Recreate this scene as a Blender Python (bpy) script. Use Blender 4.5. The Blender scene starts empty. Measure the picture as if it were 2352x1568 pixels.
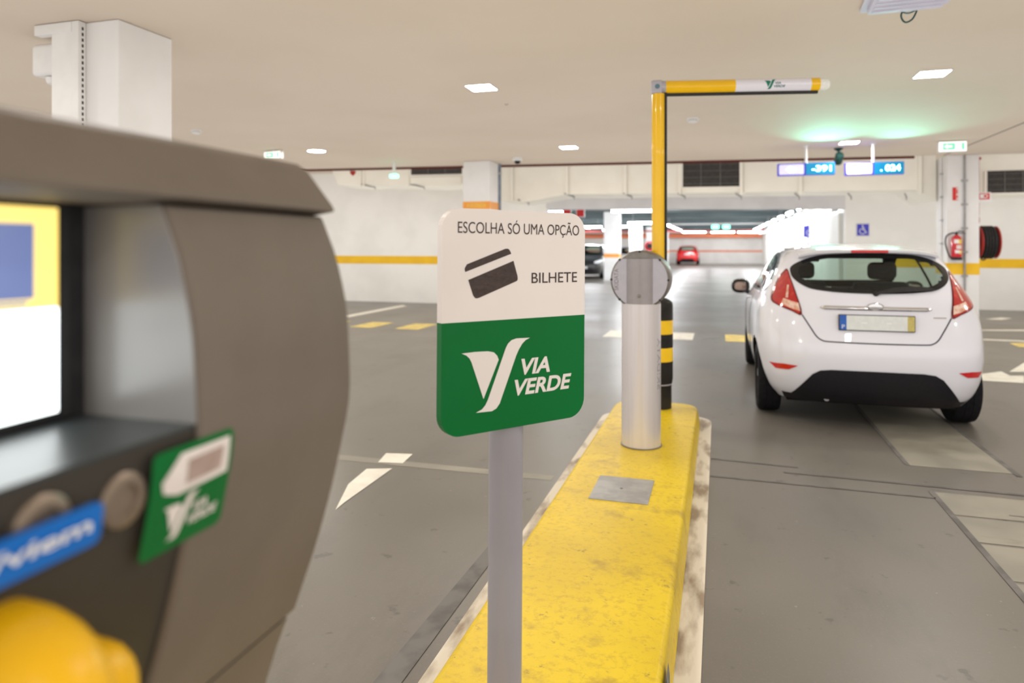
import bpy, bmesh, random
from math import sin, cos, pi, radians, atan2, sqrt, hypot
from mathutils import Vector, Matrix
random.seed(7)
SC = bpy.context.scene
COL = SC.collection

# ------------------------------------------------------------------ camera, world, exposure
CAM_H = 1.45
YAW = 16.85                      # the camera looks 16.85 degrees left of the lane (+Y)
cam_d = bpy.data.cameras.new('camera'); cam = bpy.data.objects.new('camera', cam_d); COL.objects.link(cam)
cam.location = (0, 0, CAM_H); cam.rotation_euler = (pi/2, 0, radians(YAW))
cam_d.lens = 24; cam_d.sensor_width = 36; cam_d.shift_y = -(784-567)/2352
cam_d.clip_start = .02; cam_d.clip_end = 200
cam_d.dof.use_dof = True; cam_d.dof.focus_distance = 2.15; cam_d.dof.aperture_fstop = 2.3
SC.camera = cam
W = bpy.data.worlds.new('garage_air'); SC.world = W; W.use_nodes = True
W.node_tree.nodes['Background'].inputs[0].default_value = (1.0, .95, .91, 1)
W.node_tree.nodes['Background'].inputs[1].default_value = 1.25
SC.view_settings.view_transform = 'Standard'; SC.view_settings.look = 'None'
SC.view_settings.gamma = 1; SC.view_settings.exposure = 0.0; SC.view_settings.use_curve_mapping = False
# bright white-painted hall: the renderer's ambient-occlusion GI stands for the many light bounces
SC.cycles.use_fast_gi = True; SC.cycles.fast_gi_method = 'ADD'
W.light_settings.ao_factor = .56; W.light_settings.distance = 2.5
LAMP = 130.0                      # recessed ceiling lamps
TUBE = 125.0                      # fluorescent tubes of the far parking hall

# ------------------------------------------------------------------ helpers
TH = radians(YAW); CT, ST, FPX = cos(TH), sin(TH), 1568.0
def ray(px, py):
    t = (px-1176)/FPX
    return Vector((CT*t-ST, ST*t+CT, -(py-567)/FPX))
def on_z(px, py, z):
    d = ray(px, py); k = (z-CAM_H)/d.z; return d*k+Vector((0, 0, CAM_H))
def on_y(px, py, y):
    d = ray(px, py); k = y/d.y; return d*k+Vector((0, 0, CAM_H))

def mat(name, color, rough=.5, metal=0, second=None, scale=5, detail=4, lo=.4, hi=.6, stretch=None, emit=0, emit_color=None,
        trans=0, coat=0, bump=0, alpha=1, spec=None, ior=None, rough2=None):
    m = bpy.data.materials.new(name); m.use_nodes = True; nt = m.node_tree; b = nt.nodes['Principled BSDF']
    b.inputs['Base Color'].default_value = (*color, 1); b.inputs['Roughness'].default_value = rough; b.inputs['Metallic'].default_value = metal
    b.inputs['Coat Weight'].default_value = coat; b.inputs['Coat Roughness'].default_value = .03
    b.inputs['Transmission Weight'].default_value = trans; b.inputs['Alpha'].default_value = alpha
    if spec is not None: b.inputs['Specular IOR Level'].default_value = spec
    if ior: b.inputs['IOR'].default_value = ior
    if emit:
        b.inputs['Emission Color'].default_value = (*(emit_color or color), 1); b.inputs['Emission Strength'].default_value = emit
    if second or bump or rough2 is not None:
        tc = nt.nodes.new('ShaderNodeTexCoord'); mp = nt.nodes.new('ShaderNodeMapping'); nz = nt.nodes.new('ShaderNodeTexNoise')
        nt.links.new(tc.outputs['Object'], mp.inputs[0]); nt.links.new(mp.outputs[0], nz.inputs['Vector'])
        if stretch: mp.inputs['Scale'].default_value = stretch
        nz.inputs['Scale'].default_value = scale; nz.inputs['Detail'].default_value = detail
        mr = nt.nodes.new('ShaderNodeMapRange'); mr.inputs[1].default_value = lo; mr.inputs[2].default_value = hi
        nt.links.new(nz.outputs[0], mr.inputs[0])
        if second:
            mx = nt.nodes.new('ShaderNodeMix'); mx.data_type = 'RGBA'
            mx.inputs[6].default_value = (*color, 1); mx.inputs[7].default_value = (*second, 1)
            nt.links.new(mr.outputs[0], mx.inputs[0]); nt.links.new(mx.outputs[2], b.inputs['Base Color'])
        if rough2 is not None:
            r = nt.nodes.new('ShaderNodeMapRange'); r.inputs[3].default_value = rough; r.inputs[4].default_value = rough2
            nt.links.new(mr.outputs[0], r.inputs[0]); nt.links.new(r.outputs[0], b.inputs['Roughness'])
        if bump:
            bp = nt.nodes.new('ShaderNodeBump'); bp.inputs['Strength'].default_value = bump; bp.inputs['Distance'].default_value = .01
            nt.links.new(nz.outputs[0], bp.inputs['Height']); nt.links.new(bp.outputs[0], b.inputs['Normal'])
    return m

def add_noise_layer(m, color, scale, lo, hi, stretch=None, detail=6, amount=1.0):
    """one more worn or dirty layer mixed over a material's base colour"""
    nt = m.node_tree; b = nt.nodes['Principled BSDF']; s = b.inputs['Base Color']
    tc = nt.nodes.new('ShaderNodeTexCoord'); mp = nt.nodes.new('ShaderNodeMapping'); nz = nt.nodes.new('ShaderNodeTexNoise')
    nt.links.new(tc.outputs['Object'], mp.inputs[0]); nt.links.new(mp.outputs[0], nz.inputs['Vector'])
    if stretch: mp.inputs['Scale'].default_value = stretch
    nz.inputs['Scale'].default_value = scale; nz.inputs['Detail'].default_value = detail; nz.inputs['Roughness'].default_value = .65
    mr = nt.nodes.new('ShaderNodeMapRange'); mr.inputs[1].default_value = lo; mr.inputs[2].default_value = hi; mr.inputs[4].default_value = amount
    nt.links.new(nz.outputs[0], mr.inputs[0])
    mx = nt.nodes.new('ShaderNodeMix'); mx.data_type = 'RGBA'
    if s.is_linked:
        nt.links.new(s.links[0].from_socket, mx.inputs[6])
    else:
        mx.inputs[6].default_value = s.default_value
    mx.inputs[7].default_value = (*color, 1)
    nt.links.new(mr.outputs[0], mx.inputs[0]); nt.links.new(mx.outputs[2], s)
    return m

class MB:
    def __init__(s): s.v = []; s.f = []; s.m = []
    def add(s, verts, faces, m=0):
        o = len(s.v); s.v += [Vector(p) for p in verts]; s.f += [tuple(i+o for i in f) for f in faces]; s.m += [m]*len(faces); return s
    def box(s, x0, x1, y0, y1, z0, z1, m=0, M=None):
        p = [(x0,y0,z0),(x1,y0,z0),(x1,y1,z0),(x0,y1,z0),(x0,y0,z1),(x1,y0,z1),(x1,y1,z1),(x0,y1,z1)]
        if M: p = [M @ Vector(q) for q in p]
        return s.add(p, [(0,3,2,1),(4,5,6,7),(0,1,5,4),(1,2,6,5),(2,3,7,6),(3,0,4,7)], m)
    def prism(s, poly, frame, h0, h1, m=0, m_side=None):
        """poly of 2-D points; frame(u, v, h) -> 3-D point"""
        n = len(poly); a = [frame(u, v, h0) for u, v in poly]; b = [frame(u, v, h1) for u, v in poly]
        s.add(a+b, [tuple(range(n))[::-1], tuple(range(n, 2*n))], m)
        o = len(s.v)-2*n
        for i in range(n):
            j = (i+1) % n; s.f.append((o+i, o+j, o+n+j, o+n+i)); s.m.append(m if m_side is None else m_side)
        return s
    def lathe(s, prof, M=None, n=32, m=0, cap=True):
        """prof: (radius, height) along local z"""
        o = len(s.v); M = M or Matrix()
        for r, z in prof:
            for i in range(n):
                a = 2*pi*i/n; s.v.append(M @ Vector((r*cos(a), r*sin(a), z)))
        for k in range(len(prof)-1):
            for i in range(n):
                j = (i+1) % n; s.f.append((o+k*n+i, o+k*n+j, o+(k+1)*n+j, o+(k+1)*n+i)); s.m.append(m)
        if cap:
            s.f.append(tuple(o+i for i in range(n))[::-1]); s.m.append(m)
            s.f.append(tuple(o+(len(prof)-1)*n+i for i in range(n))); s.m.append(m)
        return s
    def tube(s, pts, r, n=8, m=0, closed=False):
        pts = [Vector(p) for p in pts]; o = len(s.v); N = len(pts); up = Vector((.13, .31, .94)).normalized()
        for i, p in enumerate(pts):
            a = pts[(i-1) % N] if (i or closed) else p; b = pts[(i+1) % N] if (i < N-1 or closed) else p
            t = (b-a).normalized(); u = t.cross(up)
            if u.length < 1e-3: u = t.cross(Vector((1, 0, 0)))
            u.normalize(); w = t.cross(u)
            for k in range(n):
                q = 2*pi*k/n; s.v.append(p+u*(r*cos(q))+w*(r*sin(q)))
        for i in range(N if closed else N-1):
            j = (i+1) % N
            for k in range(n):
                l = (k+1) % n; s.f.append((o+i*n+k, o+i*n+l, o+j*n+l, o+j*n+k)); s.m.append(m)
        if not closed:
            s.f.append(tuple(o+k for k in range(n))); s.m.append(m); s.f.append(tuple(o+(N-1)*n+k for k in range(n))[::-1]); s.m.append(m)
        return s
    def build(s, name, mats, parent=None, smooth=False, bevel=0, segs=2, loc=None, rot=None):
        me = bpy.data.meshes.new(name); me.from_pydata([tuple(p) for p in s.v], [], s.f)
        for m in (mats if isinstance(mats, (list, tuple)) else [mats]): me.materials.append(m)
        for p, i in zip(me.polygons, s.m): p.material_index = i
        bm = bmesh.new(); bm.from_mesh(me); bmesh.ops.recalc_face_normals(bm, faces=bm.faces); bm.to_mesh(me); bm.free()
        o = bpy.data.objects.new(name, me); COL.objects.link(o)
        if smooth:
            me.polygons.foreach_set('use_smooth', [True]*len(me.polygons))
            try: me.set_sharp_from_angle(angle=radians(38))
            except Exception: pass
        if bevel:
            b = o.modifiers.new('bevel', 'BEVEL'); b.width = bevel; b.segments = segs; b.limit_method = 'ANGLE'; b.angle_limit = radians(40)
            me.polygons.foreach_set('use_smooth', [True]*len(me.polygons))
            b.harden_normals = False
            w = o.modifiers.new('wn', 'WEIGHTED_NORMAL'); w.keep_sharp = True
        if parent: o.parent = parent
        if loc is not None: o.location = loc
        if rot is not None: o.rotation_euler = rot
        return o

def tag(o, label=None, cat=None, group=None, kind=None):
    for k, v in (('label', label), ('category', cat), ('group', group), ('kind', kind)):
        if v: o[k] = v
    return o
def thing(name, label, cat, loc=(0, 0, 0), rz=0, group=None):
    o = bpy.data.objects.new(name, None); COL.objects.link(o); o.empty_display_size = .1
    o.location = loc; o.rotation_euler = (0, 0, rz); return tag(o, label, cat, group)
def struct(o, label, cat): return tag(o, label, cat, kind='structure')
def copy_tree(o, parent=None):
    c = o.copy(); COL.objects.link(c)
    if parent: c.parent = parent
    for ch in list(o.children): copy_tree(ch, c)
    return c

def text_shape(body, shear=0, bold=0, depth=.0004):
    """lettering as triangles in the unit box 0..1 x 0..1"""
    cu = bpy.data.curves.new('lettering', 'FONT'); cu.body = body; cu.shear = shear; cu.offset = bold; cu.resolution_u = 6
    ob = bpy.data.objects.new('lettering', cu); COL.objects.link(ob)
    dg = bpy.context.evaluated_depsgraph_get(); dg.update()
    me = bpy.data.meshes.new_from_object(ob.evaluated_get(dg))
    v = [(p.co.x, p.co.y) for p in me.vertices]; f = [tuple(p.vertices) for p in me.polygons]
    bpy.data.objects.remove(ob); bpy.data.curves.remove(cu); bpy.data.meshes.remove(me)
    x0 = min(p[0] for p in v); x1 = max(p[0] for p in v); y0 = min(p[1] for p in v); y1 = max(p[1] for p in v)
    return [((p[0]-x0)/(x1-x0), (p[1]-y0)/(y1-y0)) for p in v], f
def put_text(mb, body, frame, u0, u1, v0, v1, m=0, shear=0, bold=0, h=.0006, cut=0):
    v, f = text_shape(body, shear, bold)
    if cut:
        bm = bmesh.new(); vs = [bm.verts.new((a, c, 0)) for a, c in v]
        for q in f:
            try: bm.faces.new([vs[i] for i in q])
            except ValueError: pass
        for i in range(1, 6): bmesh.ops.bisect_plane(bm, geom=bm.verts[:]+bm.edges[:]+bm.faces[:], plane_co=(0, i/6, 0), plane_no=(0, 1, 0))
        bm.verts.index_update(); v = [(p.co.x, p.co.y) for p in bm.verts]; f = [tuple(p.index for p in q.verts) for q in bm.faces]; bm.free()
    mb.add([frame(u0+(u1-u0)*a, v0+(v1-v0)*b, h) for a, b in v], f, m)
def smooth_poly(pts, k=4, closed=True):
    out = []; n = len(pts)
    for i in range(n if closed else n-1):
        if closed: p0, p1, p2, p3 = [pts[(i+j-1) % n] for j in range(4)]
        else: p0, p1, p2, p3 = pts[max(i-1, 0)], pts[i], pts[i+1], pts[min(i+2, n-1)]
        for q in range(k):
            t = q/k
            out.append(tuple(.5*((2*b)+(-a+c)*t+(2*a-5*b+4*c-d)*t*t+(-a+3*b-3*c+d)*t**3) for a, b, c, d in zip(p0, p1, p2, p3)))
    if not closed: out.append(tuple(pts[-1]))
    return out
def rounded_rect(w, h, r, n=6, cx=0, cy=0):
    out = []
    for sx, sy, a0 in ((1, 1, 0), (-1, 1, pi/2), (-1, -1, pi), (1, -1, 1.5*pi)):
        for i in range(n+1):
            a = a0+i*pi/2/n; out.append((cx+sx*(w/2-r)+r*cos(a), cy+sy*(h/2-r)+r*sin(a)))
    return out
def circle(cx, cy, r, n=24, a0=0, a1=2*pi):
    full = abs(a1-a0-2*pi) < 1e-6
    return [(cx+r*cos(a0+(a1-a0)*i/(n if full else n-1)), cy+r*sin(a0+(a1-a0)*i/(n if full else n-1))) for i in range(n)]
def pchip(xs, ys):
    n = len(xs); d = [(ys[i+1]-ys[i])/(xs[i+1]-xs[i]) for i in range(n-1)]; m = [d[0]]
    for i in range(1, n-1): m.append(0 if d[i-1]*d[i] <= 0 else 2*d[i-1]*d[i]/(d[i-1]+d[i]))
    m.append(d[-1])
    def f(x):
        x = min(max(x, xs[0]), xs[-1]); i = 0
        while i < n-2 and x > xs[i+1]: i += 1
        h = xs[i+1]-xs[i]; t = (x-xs[i])/h
        return (2*t**3-3*t*t+1)*ys[i]+(t**3-2*t*t+t)*h*m[i]+(-2*t**3+3*t*t)*ys[i+1]+(t**3-t*t)*h*m[i+1]
    return f
def sheet(mb, poly, fr, h, m=0, du=.05, dv=.05):
    bm = bmesh.new(); bm.faces.new([bm.verts.new((u, v, 0)) for u, v in poly])
    us = [p[0] for p in poly]; vs = [p[1] for p in poly]
    for lo, hi, d, no in ((min(us), max(us), du, (1, 0, 0)), (min(vs), max(vs), dv, (0, 1, 0))):
        k = max(1, int((hi-lo)/d))
        for i in range(1, k):
            c = lo+(hi-lo)*i/k
            bmesh.ops.bisect_plane(bm, geom=bm.verts[:]+bm.edges[:]+bm.faces[:], plane_co=(c*no[0], c*no[1], 0), plane_no=no)
    bmesh.ops.triangulate(bm, faces=bm.faces[:]); bm.verts.index_update()
    mb.add([fr(v.co.x, v.co.y, h) for v in bm.verts], [tuple(v.index for v in f.verts) for f in bm.faces], m); bm.free()
RX = lambda a: Matrix.Rotation(a, 4, 'X')
RY = lambda a: Matrix.Rotation(a, 4, 'Y')
RZ = lambda a: Matrix.Rotation(a, 4, 'Z')
T = lambda x, y, z: Matrix.Translation((x, y, z))

# ------------------------------------------------------------------ materials
M = {}
M['floor'] = mat('floor_coating', (.165, .150, .128), .40, second=(.130, .118, .100), scale=.7, detail=8, lo=.35, hi=.65, rough2=.3, spec=.5)
add_noise_layer(M['floor'], (.10, .09, .077), 2.2, .52, .70, stretch=(1, .35, 1), amount=.55, detail=9)
add_noise_layer(M['floor'], (.06, .054, .047), 7, .645, .70, amount=.6, detail=3)
add_noise_layer(M['floor'], (.34, .32, .285), 22, .70, .75, amount=.6, detail=3)
add_noise_layer(M['floor'], (.20, .185, .16), 90, .55, .75, amount=.35, detail=2)
M['patch'] = mat('concrete_slab', (.27, .25, .20), .6, second=(.215, .198, .16), scale=3, detail=8, rough2=.45)
add_noise_layer(M['patch'], (.13, .115, .09), 6, .60, .75, stretch=(.4, 1.5, 1), amount=.6)
M['seam'] = mat('dark_seam', (.10, .095, .088), .7, second=(.15, .14, .13), scale=8)
M['white_mark'] = mat('white_road_paint', (.72, .68, .58), .5, second=(.60, .56, .47), scale=6, detail=8, lo=.45, hi=.7)
M['dirty_mark'] = mat('dirty_white_road_paint', (.62, .56, .46), .55, second=(.26, .20, .14), scale=4, detail=10, lo=.46, hi=.64, stretch=(2.5, .8, 1))
M['yellow_mark'] = mat('yellow_road_paint', (.74, .56, .15), .5, second=(.55, .42, .14), scale=6, detail=8)
M['kerb'] = mat('yellow_kerb_paint', (.64, .455, .008), .42, second=(.54, .375, .010), scale=2.2, detail=10, lo=.40, hi=.64, bump=.5)
add_noise_layer(M['kerb'], (.40, .25, .015), 38, .50, .68, amount=.55, detail=4)
add_noise_layer(M['kerb'], (.30, .19, .025), 3.6, .54, .68, amount=.8, detail=12)
add_noise_layer(M['kerb'], (.10, .075, .04), 13, .62, .70, amount=.75, detail=8)
M['chip'] = mat('bare_concrete_chip', (.12, .115, .11), .8, second=(.2, .19, .18), scale=30)
M['wall'] = mat('white_wall_paint', (.86, .845, .805), .6, second=(.80, .785, .745), scale=1.2, detail=6)
M['pillar'] = mat('white_pillar_paint', (.80, .79, .79), .55, second=(.75, .74, .735), scale=2, detail=6)
M['ceil'] = mat('ceiling_paint', (.655, .565, .47), .85, second=(.63, .54, .445), scale=.6, detail=5)
M['beam'] = mat('grey_white_beam_paint', (.66, .65, .66), .7, second=(.60, .59, .60), scale=1.5)
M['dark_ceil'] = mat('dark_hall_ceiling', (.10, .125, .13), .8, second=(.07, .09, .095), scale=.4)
M['band_yellow'] = mat('yellow_wall_band', (.86, .52, .02), .5, second=(.80, .47, .02), scale=3)
M['band_orange'] = mat('orange_wall_band', (.85, .36, .06), .5, second=(.78, .32, .06), scale=3)
M['band_red'] = mat('coral_wall_band', (.85, .24, .12), .5, second=(.8, .22, .1), scale=3)
M['duct'] = mat('cream_duct_metal', (.90, .865, .77), .45, second=(.86, .82, .73), scale=2)
M['grille'] = mat('dark_grille', (.035, .032, .03), .6, second=(.05, .045, .04), scale=20)
M['grille_bar'] = mat('grille_bar', (.12, .115, .11), .5, second=(.14, .13, .12), scale=20)
M['steel'] = mat('galvanised_steel', (.45, .45, .46), .4, .8, second=(.38, .38, .40), scale=12)
M['old_pipe'] = mat('dark_red_pipe_paint', (.12, .022, .018), .5, second=(.10, .02, .017), scale=6)
M['red_pipe'] = mat('red_pipe_paint', (.42, .035, .03), .4, second=(.36, .03, .025), scale=6)
M['grey_blue'] = mat('grey_blue_pipe', (.17, .21, .27), .5, second=(.24, .28, .34), scale=6)
M['lamp'] = mat('lamp_diffuser', (1, 1, 1), .5, emit=LAMP, emit_color=(1.0, .95, .88), second=(.98, .98, .98), scale=4)
M['tube'] = mat('lit_tube', (1, 1, 1), .5, emit=TUBE, emit_color=(.95, .97, 1.0), second=(.98, .98, .98), scale=4)
M['white_plastic'] = mat('white_plastic', (.78, .77, .76), .4, second=(.74, .73, .72), scale=6)
M['lilac_plastic'] = mat('lilac_white_plastic', (.62, .60, .72), .3, second=(.58, .56, .68), scale=6)
M['black_plastic'] = mat('black_plastic', (.02, .02, .022), .45, second=(.028, .028, .03), scale=30)
M['cctv'] = mat('dark_green_housing', (.01, .05, .045), .4, second=(.015, .06, .05), scale=20)
M['rubber'] = mat('black_rubber', (.012, .012, .013), .6, second=(.02, .02, .021), scale=40, bump=.1)
M['blue_sign'] = mat('blue_sign', (.05, .05, .48), .4, second=(.06, .06, .52), scale=10)
M['white_sign'] = mat('white_sign', (.80, .80, .80), .4, second=(.78, .78, .78), scale=10)
M['blue_frame'] = mat('blue_display_case', (.05, .045, .50), .35, second=(.06, .05, .55), scale=10, emit=.35)
M['arrow_pane'] = mat('lit_lavender_pane', (.7, .66, .92), .3, second=(.68, .64, .9), scale=5, emit=.34, emit_color=(.78, .72, 1.0))
M['arrow_lit'] = mat('lit_white_arrow', (1, 1, 1), .3, second=(.98, .98, .98), scale=5, emit=1.2)
M['led_back'] = mat('teal_led_panel', (.0, .16, .40), .3, second=(.0, .2, .42), scale=14, emit=.3, emit_color=(0, .36, .56))
M['led'] = mat('lit_led_digits', (.7, 1, .9), .3, second=(.68, .98, .88), scale=5, emit=5, emit_color=(.35, 1.0, .75))
M['exit_white'] = mat('lit_exit_pane', (.9, .95, .9), .3, second=(.88, .93, .88), scale=5, emit=.9, emit_color=(.95, 1, .93))
M['exit_green'] = mat('lit_exit_green', (.15, .7, .35), .3, second=(.14, .66, .33), scale=5, emit=.65, emit_color=(.25, 1, .5))
M['green_led'] = mat('lit_green_lamp', (.3, 1, .8), .3, second=(.28, .98, .78), scale=5, emit=4, emit_color=(.15, 1, .65))
M['ext_red'] = mat('red_extinguisher_paint', (.62, .02, .035), .25, second=(.56, .02, .03), scale=10, coat=.5)
M['red_sign'] = mat('red_safety_sign', (.65, .03, .03), .5, second=(.6, .03, .03), scale=10)
M['gold_label'] = mat('yellow_label', (.80, .60, .12), .5, second=(.75, .55, .12), scale=10)
# signpost
M['sign_white'] = mat('white_sign_face', (.74, .68, .645), .32, second=(.72, .66, .625), scale=6)
M['sign_green'] = mat('green_sign_face', (.0, .135, .028), .35, second=(.0, .125, .025), scale=4, spec=.3)
M['sign_dark'] = mat('dark_brown_foil', (.045, .03, .028), .22, second=(.055, .036, .032), scale=60, bump=.25)
M['post_grey'] = mat('grey_lilac_post_paint', (.30, .285, .31), .45, second=(.275, .26, .285), scale=3, detail=8)
add_noise_layer(M['post_grey'], (.24, .225, .235), 14, .68, .78, amount=.6)
# barrier
M['brushed'] = mat('brushed_aluminium', (.70, .665, .68), .36, .55, second=(.67, .635, .65), scale=60, stretch=(1, 1, .02), detail=2)
M['drum'] = mat('satin_grey_metal', (.43, .42, .475), .42, .3, second=(.41, .40, .455), scale=20)
M['cover'] = mat('satin_cover_metal', (.33, .305, .31), .36, .5, second=(.315, .29, .295), scale=20)
M['drum_rim'] = mat('dark_satin_metal', (.20, .18, .16), .4, .5, second=(.24, .225, .21), scale=20)
M['boom_yellow'] = mat('glossy_yellow_tube', (.80, .47, .005), .22, second=(.76, .44, .005), scale=5, coat=.3)
M['boom_white'] = mat('glossy_white_tube', (.70, .69, .76), .22, second=(.68, .67, .74), scale=5, coat=.3)
M['logo_green'] = mat('deep_green_print', (.0, .16, .10), .35, second=(.0, .17, .11), scale=10)
M['grey_print'] = mat('grey_teal_print', (.09, .17, .20), .4, second=(.1, .18, .21), scale=10)
M['clear_cap'] = mat('clear_ribbed_cap', (.9, .9, .86), .12, second=(.88, .88, .84), scale=5, trans=.15, ior=1.3)
M['post_black'] = mat('black_bollard_rubber', (.010, .009, .008), .5, second=(.018, .016, .014), scale=8, spec=.3)
M['post_yellow'] = mat('yellow_reflective_band', (.85, .55, .01), .35, second=(.8, .5, .01), scale=8)
# machine
M['housing'] = mat('taupe_machine_paint', (.165, .135, .108), .58, second=(.152, .124, .099), scale=8, bump=.04, spec=.22)
M['housing_dark'] = mat('dark_brown_machine_panel', (.042, .036, .029), .5, second=(.038, .032, .026), scale=10)
M['reveal'] = mat('satin_grey_brown_reveal', (.20, .185, .175), .28, second=(.19, .175, .165), scale=8)
M['ledge'] = mat('dark_slate_ledge', (.045, .05, .052), .35, second=(.04, .045, .047), scale=10)
M['scr_blue'] = mat('lit_screen_blue', (.1, .13, .3), .2, second=(.11, .14, .32), scale=8, emit=.8, emit_color=(.17, .22, .42))
M['scr_yellow'] = mat('lit_screen_yellow', (.9, .65, .1), .2, second=(.88, .63, .1), scale=8, emit=1.2, emit_color=(1.0, .74, .22))
M['scr_white'] = mat('lit_screen_white', (.9, .95, .95), .2, second=(.88, .93, .93), scale=8, emit=4.0, emit_color=(.93, 1, 1))
M['scr_text'] = mat('screen_print_grey', (.3, .33, .36), .3, second=(.28, .31, .34), scale=8, emit=.5, emit_color=(.55, .6, .66))
M['label_blue'] = mat('blue_label', (.004, .13, .48), .35, second=(.005, .14, .50), scale=10)
M['yellow_plastic'] = mat('orange_yellow_plastic', (.82, .45, .004), .35, second=(.78, .42, .004), scale=6)
M['button'] = mat('warm_metal_button', (.34, .27, .21), .35, .7, second=(.3, .24, .19), scale=10)
M['paper'] = mat('printed_white', (.75, .68, .64), .5, second=(.70, .63, .59), scale=30)
M['print_brown'] = mat('brown_fine_print', (.36, .26, .22), .5, second=(.42, .32, .28), scale=40)
# cars
def paint(name, c, c2): return mat(name, c, .28, second=c2, scale=2, coat=.9)
M['car_white'] = paint('white_car_paint', (.70, .70, .755), (.69, .69, .745))
M['car_red'] = paint('red_car_paint', (.60, .02, .02), (.58, .02, .02))
M['car_black'] = paint('black_car_paint', (.016, .015, .016), (.018, .017, .018))
M['car_silver'] = paint('silver_car_paint', (.55, .56, .58), (.53, .54, .56))
M['glass'] = mat('tinted_car_glass', (.05, .06, .055), .02, second=(.045, .055, .05), scale=3, spec=.8)
_nt = M['glass'].node_tree; _tr = _nt.nodes.new('ShaderNodeBsdfTransparent'); _tr.inputs[0].default_value = (.70, .80, .74, 1)
_gl = _nt.nodes.new('ShaderNodeBsdfGlossy'); _gl.inputs['Roughness'].default_value = .02; _lw = _nt.nodes.new('ShaderNodeLayerWeight'); _lw.inputs['Blend'].default_value = .5; _pw = _nt.nodes.new('ShaderNodeMath'); _pw.operation = 'POWER'; _pw.inputs[1].default_value = 4
_fr = _nt.nodes.new('ShaderNodeMath'); _fr.operation = 'MULTIPLY_ADD'; _fr.inputs[1].default_value = .55; _fr.inputs[2].default_value = .05
_nt.links.new(_lw.outputs['Facing'], _pw.inputs[0]); _nt.links.new(_pw.outputs[0], _fr.inputs[0])
_ms = _nt.nodes.new('ShaderNodeMixShader'); _nt.links.new(_fr.outputs[0], _ms.inputs[0]); _nt.links.new(_tr.outputs[0], _ms.inputs[1]); _nt.links.new(_gl.outputs[0], _ms.inputs[2])
_nt.links.new(_ms.outputs[0], [n for n in _nt.nodes if n.type == 'OUTPUT_MATERIAL'][0].inputs[0])
M['frit'] = mat('black_glass_border', (.006, .006, .006), .15, second=(.01, .01, .01), scale=30)
M['inner'] = mat('dark_car_interior', (.012, .012, .012), .8, second=(.015, .0145, .014), scale=20, spec=.1)
M['seat'] = mat('charcoal_seat_fabric', (.028, .028, .03), .85, second=(.04, .04, .042), scale=40)
M['tail_red'] = mat('red_tail_lens', (.40, .008, .008), .12, second=(.62, .06, .03), scale=16, lo=.5, hi=.8, coat=.8)
M['tail_clear_glint'] = mat('clear_lens_and_glint', (.75, .55, .45), .1, second=(.6, .3, .2), scale=25, coat=.9)
M['tail_rim'] = mat('dark_red_lens_rim', (.16, .006, .008), .15, second=(.14, .006, .008), scale=20)
M['reflector'] = mat('red_reflector', (.60, .01, .015), .15, second=(.5, .01, .012), scale=30, coat=.5)
M['chrome'] = mat('chrome', (.80, .80, .82), .08, 1, second=(.76, .76, .78), scale=10)
M['bumper_black'] = mat('black_bumper_plastic', (.007, .0065, .010), .42, second=(.010, .009, .013), scale=60, spec=.35)
M['tyre'] = mat('tyre_rubber', (.008, .008, .010), .75, second=(.012, .012, .014), scale=30, spec=.2)
M['rim'] = mat('silver_wheel_rim', (.5, .5, .5), .3, .8, second=(.46, .46, .46), scale=10)
M['plate'] = mat('number_plate_white', (.68, .70, .68), .4, second=(.64, .66, .64), scale=30)
M['plate_blue'] = mat('number_plate_blue', (.02, .10, .42), .35, second=(.022, .11, .44), scale=20)
M['plate_yellow'] = mat('number_plate_yellow', (.52, .44, .14), .4, second=(.46, .38, .12), scale=50)
M['headlamp'] = mat('clear_headlamp', (.85, .87, .9), .1, second=(.7, .72, .75), scale=20, coat=1, emit=.25)
M['door_gap'] = mat('panel_gap', (.05, .05, .07), .6, second=(.06, .06, .08), scale=10)
M['mirror_glass'] = mat('mirror_glass', (.30, .22, .18), .08, 1, second=(.25, .18, .15), scale=8)

# ------------------------------------------------------------------ structure: floor, ceiling, walls
CH = 3.0
b = MB(); b.add([(-30, -5, 0), (30, -5, 0), (30, 66, 0), (-30, 66, 0)], [(0, 1, 2, 3)]); b.add([(-30, -5, -.1), (30, -5, -.1), (30, 66, -.1), (-30, 66, -.1)], [(3, 2, 1, 0)])
struct(b.build('floor', M['floor']), 'smooth grey coated concrete garage floor with scuffs', 'floor')
EDGE = lambda x: 12.75+.114*(x+.0)           # front edge of the low ceiling, above the ducts
b = MB(); b.prism([(-16, -2.5), (12, -2.5), (12, EDGE(12)), (-16, EDGE(-16))], lambda u, v, h: (u, v, h), CH, CH+.25)
struct(b.build('ceiling', M['ceil']), 'low beige plaster ceiling of the entry area', 'ceiling')
b = MB(); b.box(3.635, 3.65, -2.5, EDGE(3.6), CH-.004, CH+.01)
struct(b.build('trim_1', M['seam']), 'thin dark joint running along the ceiling', 'ceiling joint')
b = MB(); b.prism([(-16, EDGE(-16)), (12, EDGE(12)), (12, 18.4), (-16, 18.4)], lambda u, v, h: (u, v, h), 3.45, 3.6)
struct(b.build('ceiling_rear', M['ceil']), 'higher ceiling strip above the ventilation ducts', 'ceiling')
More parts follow.
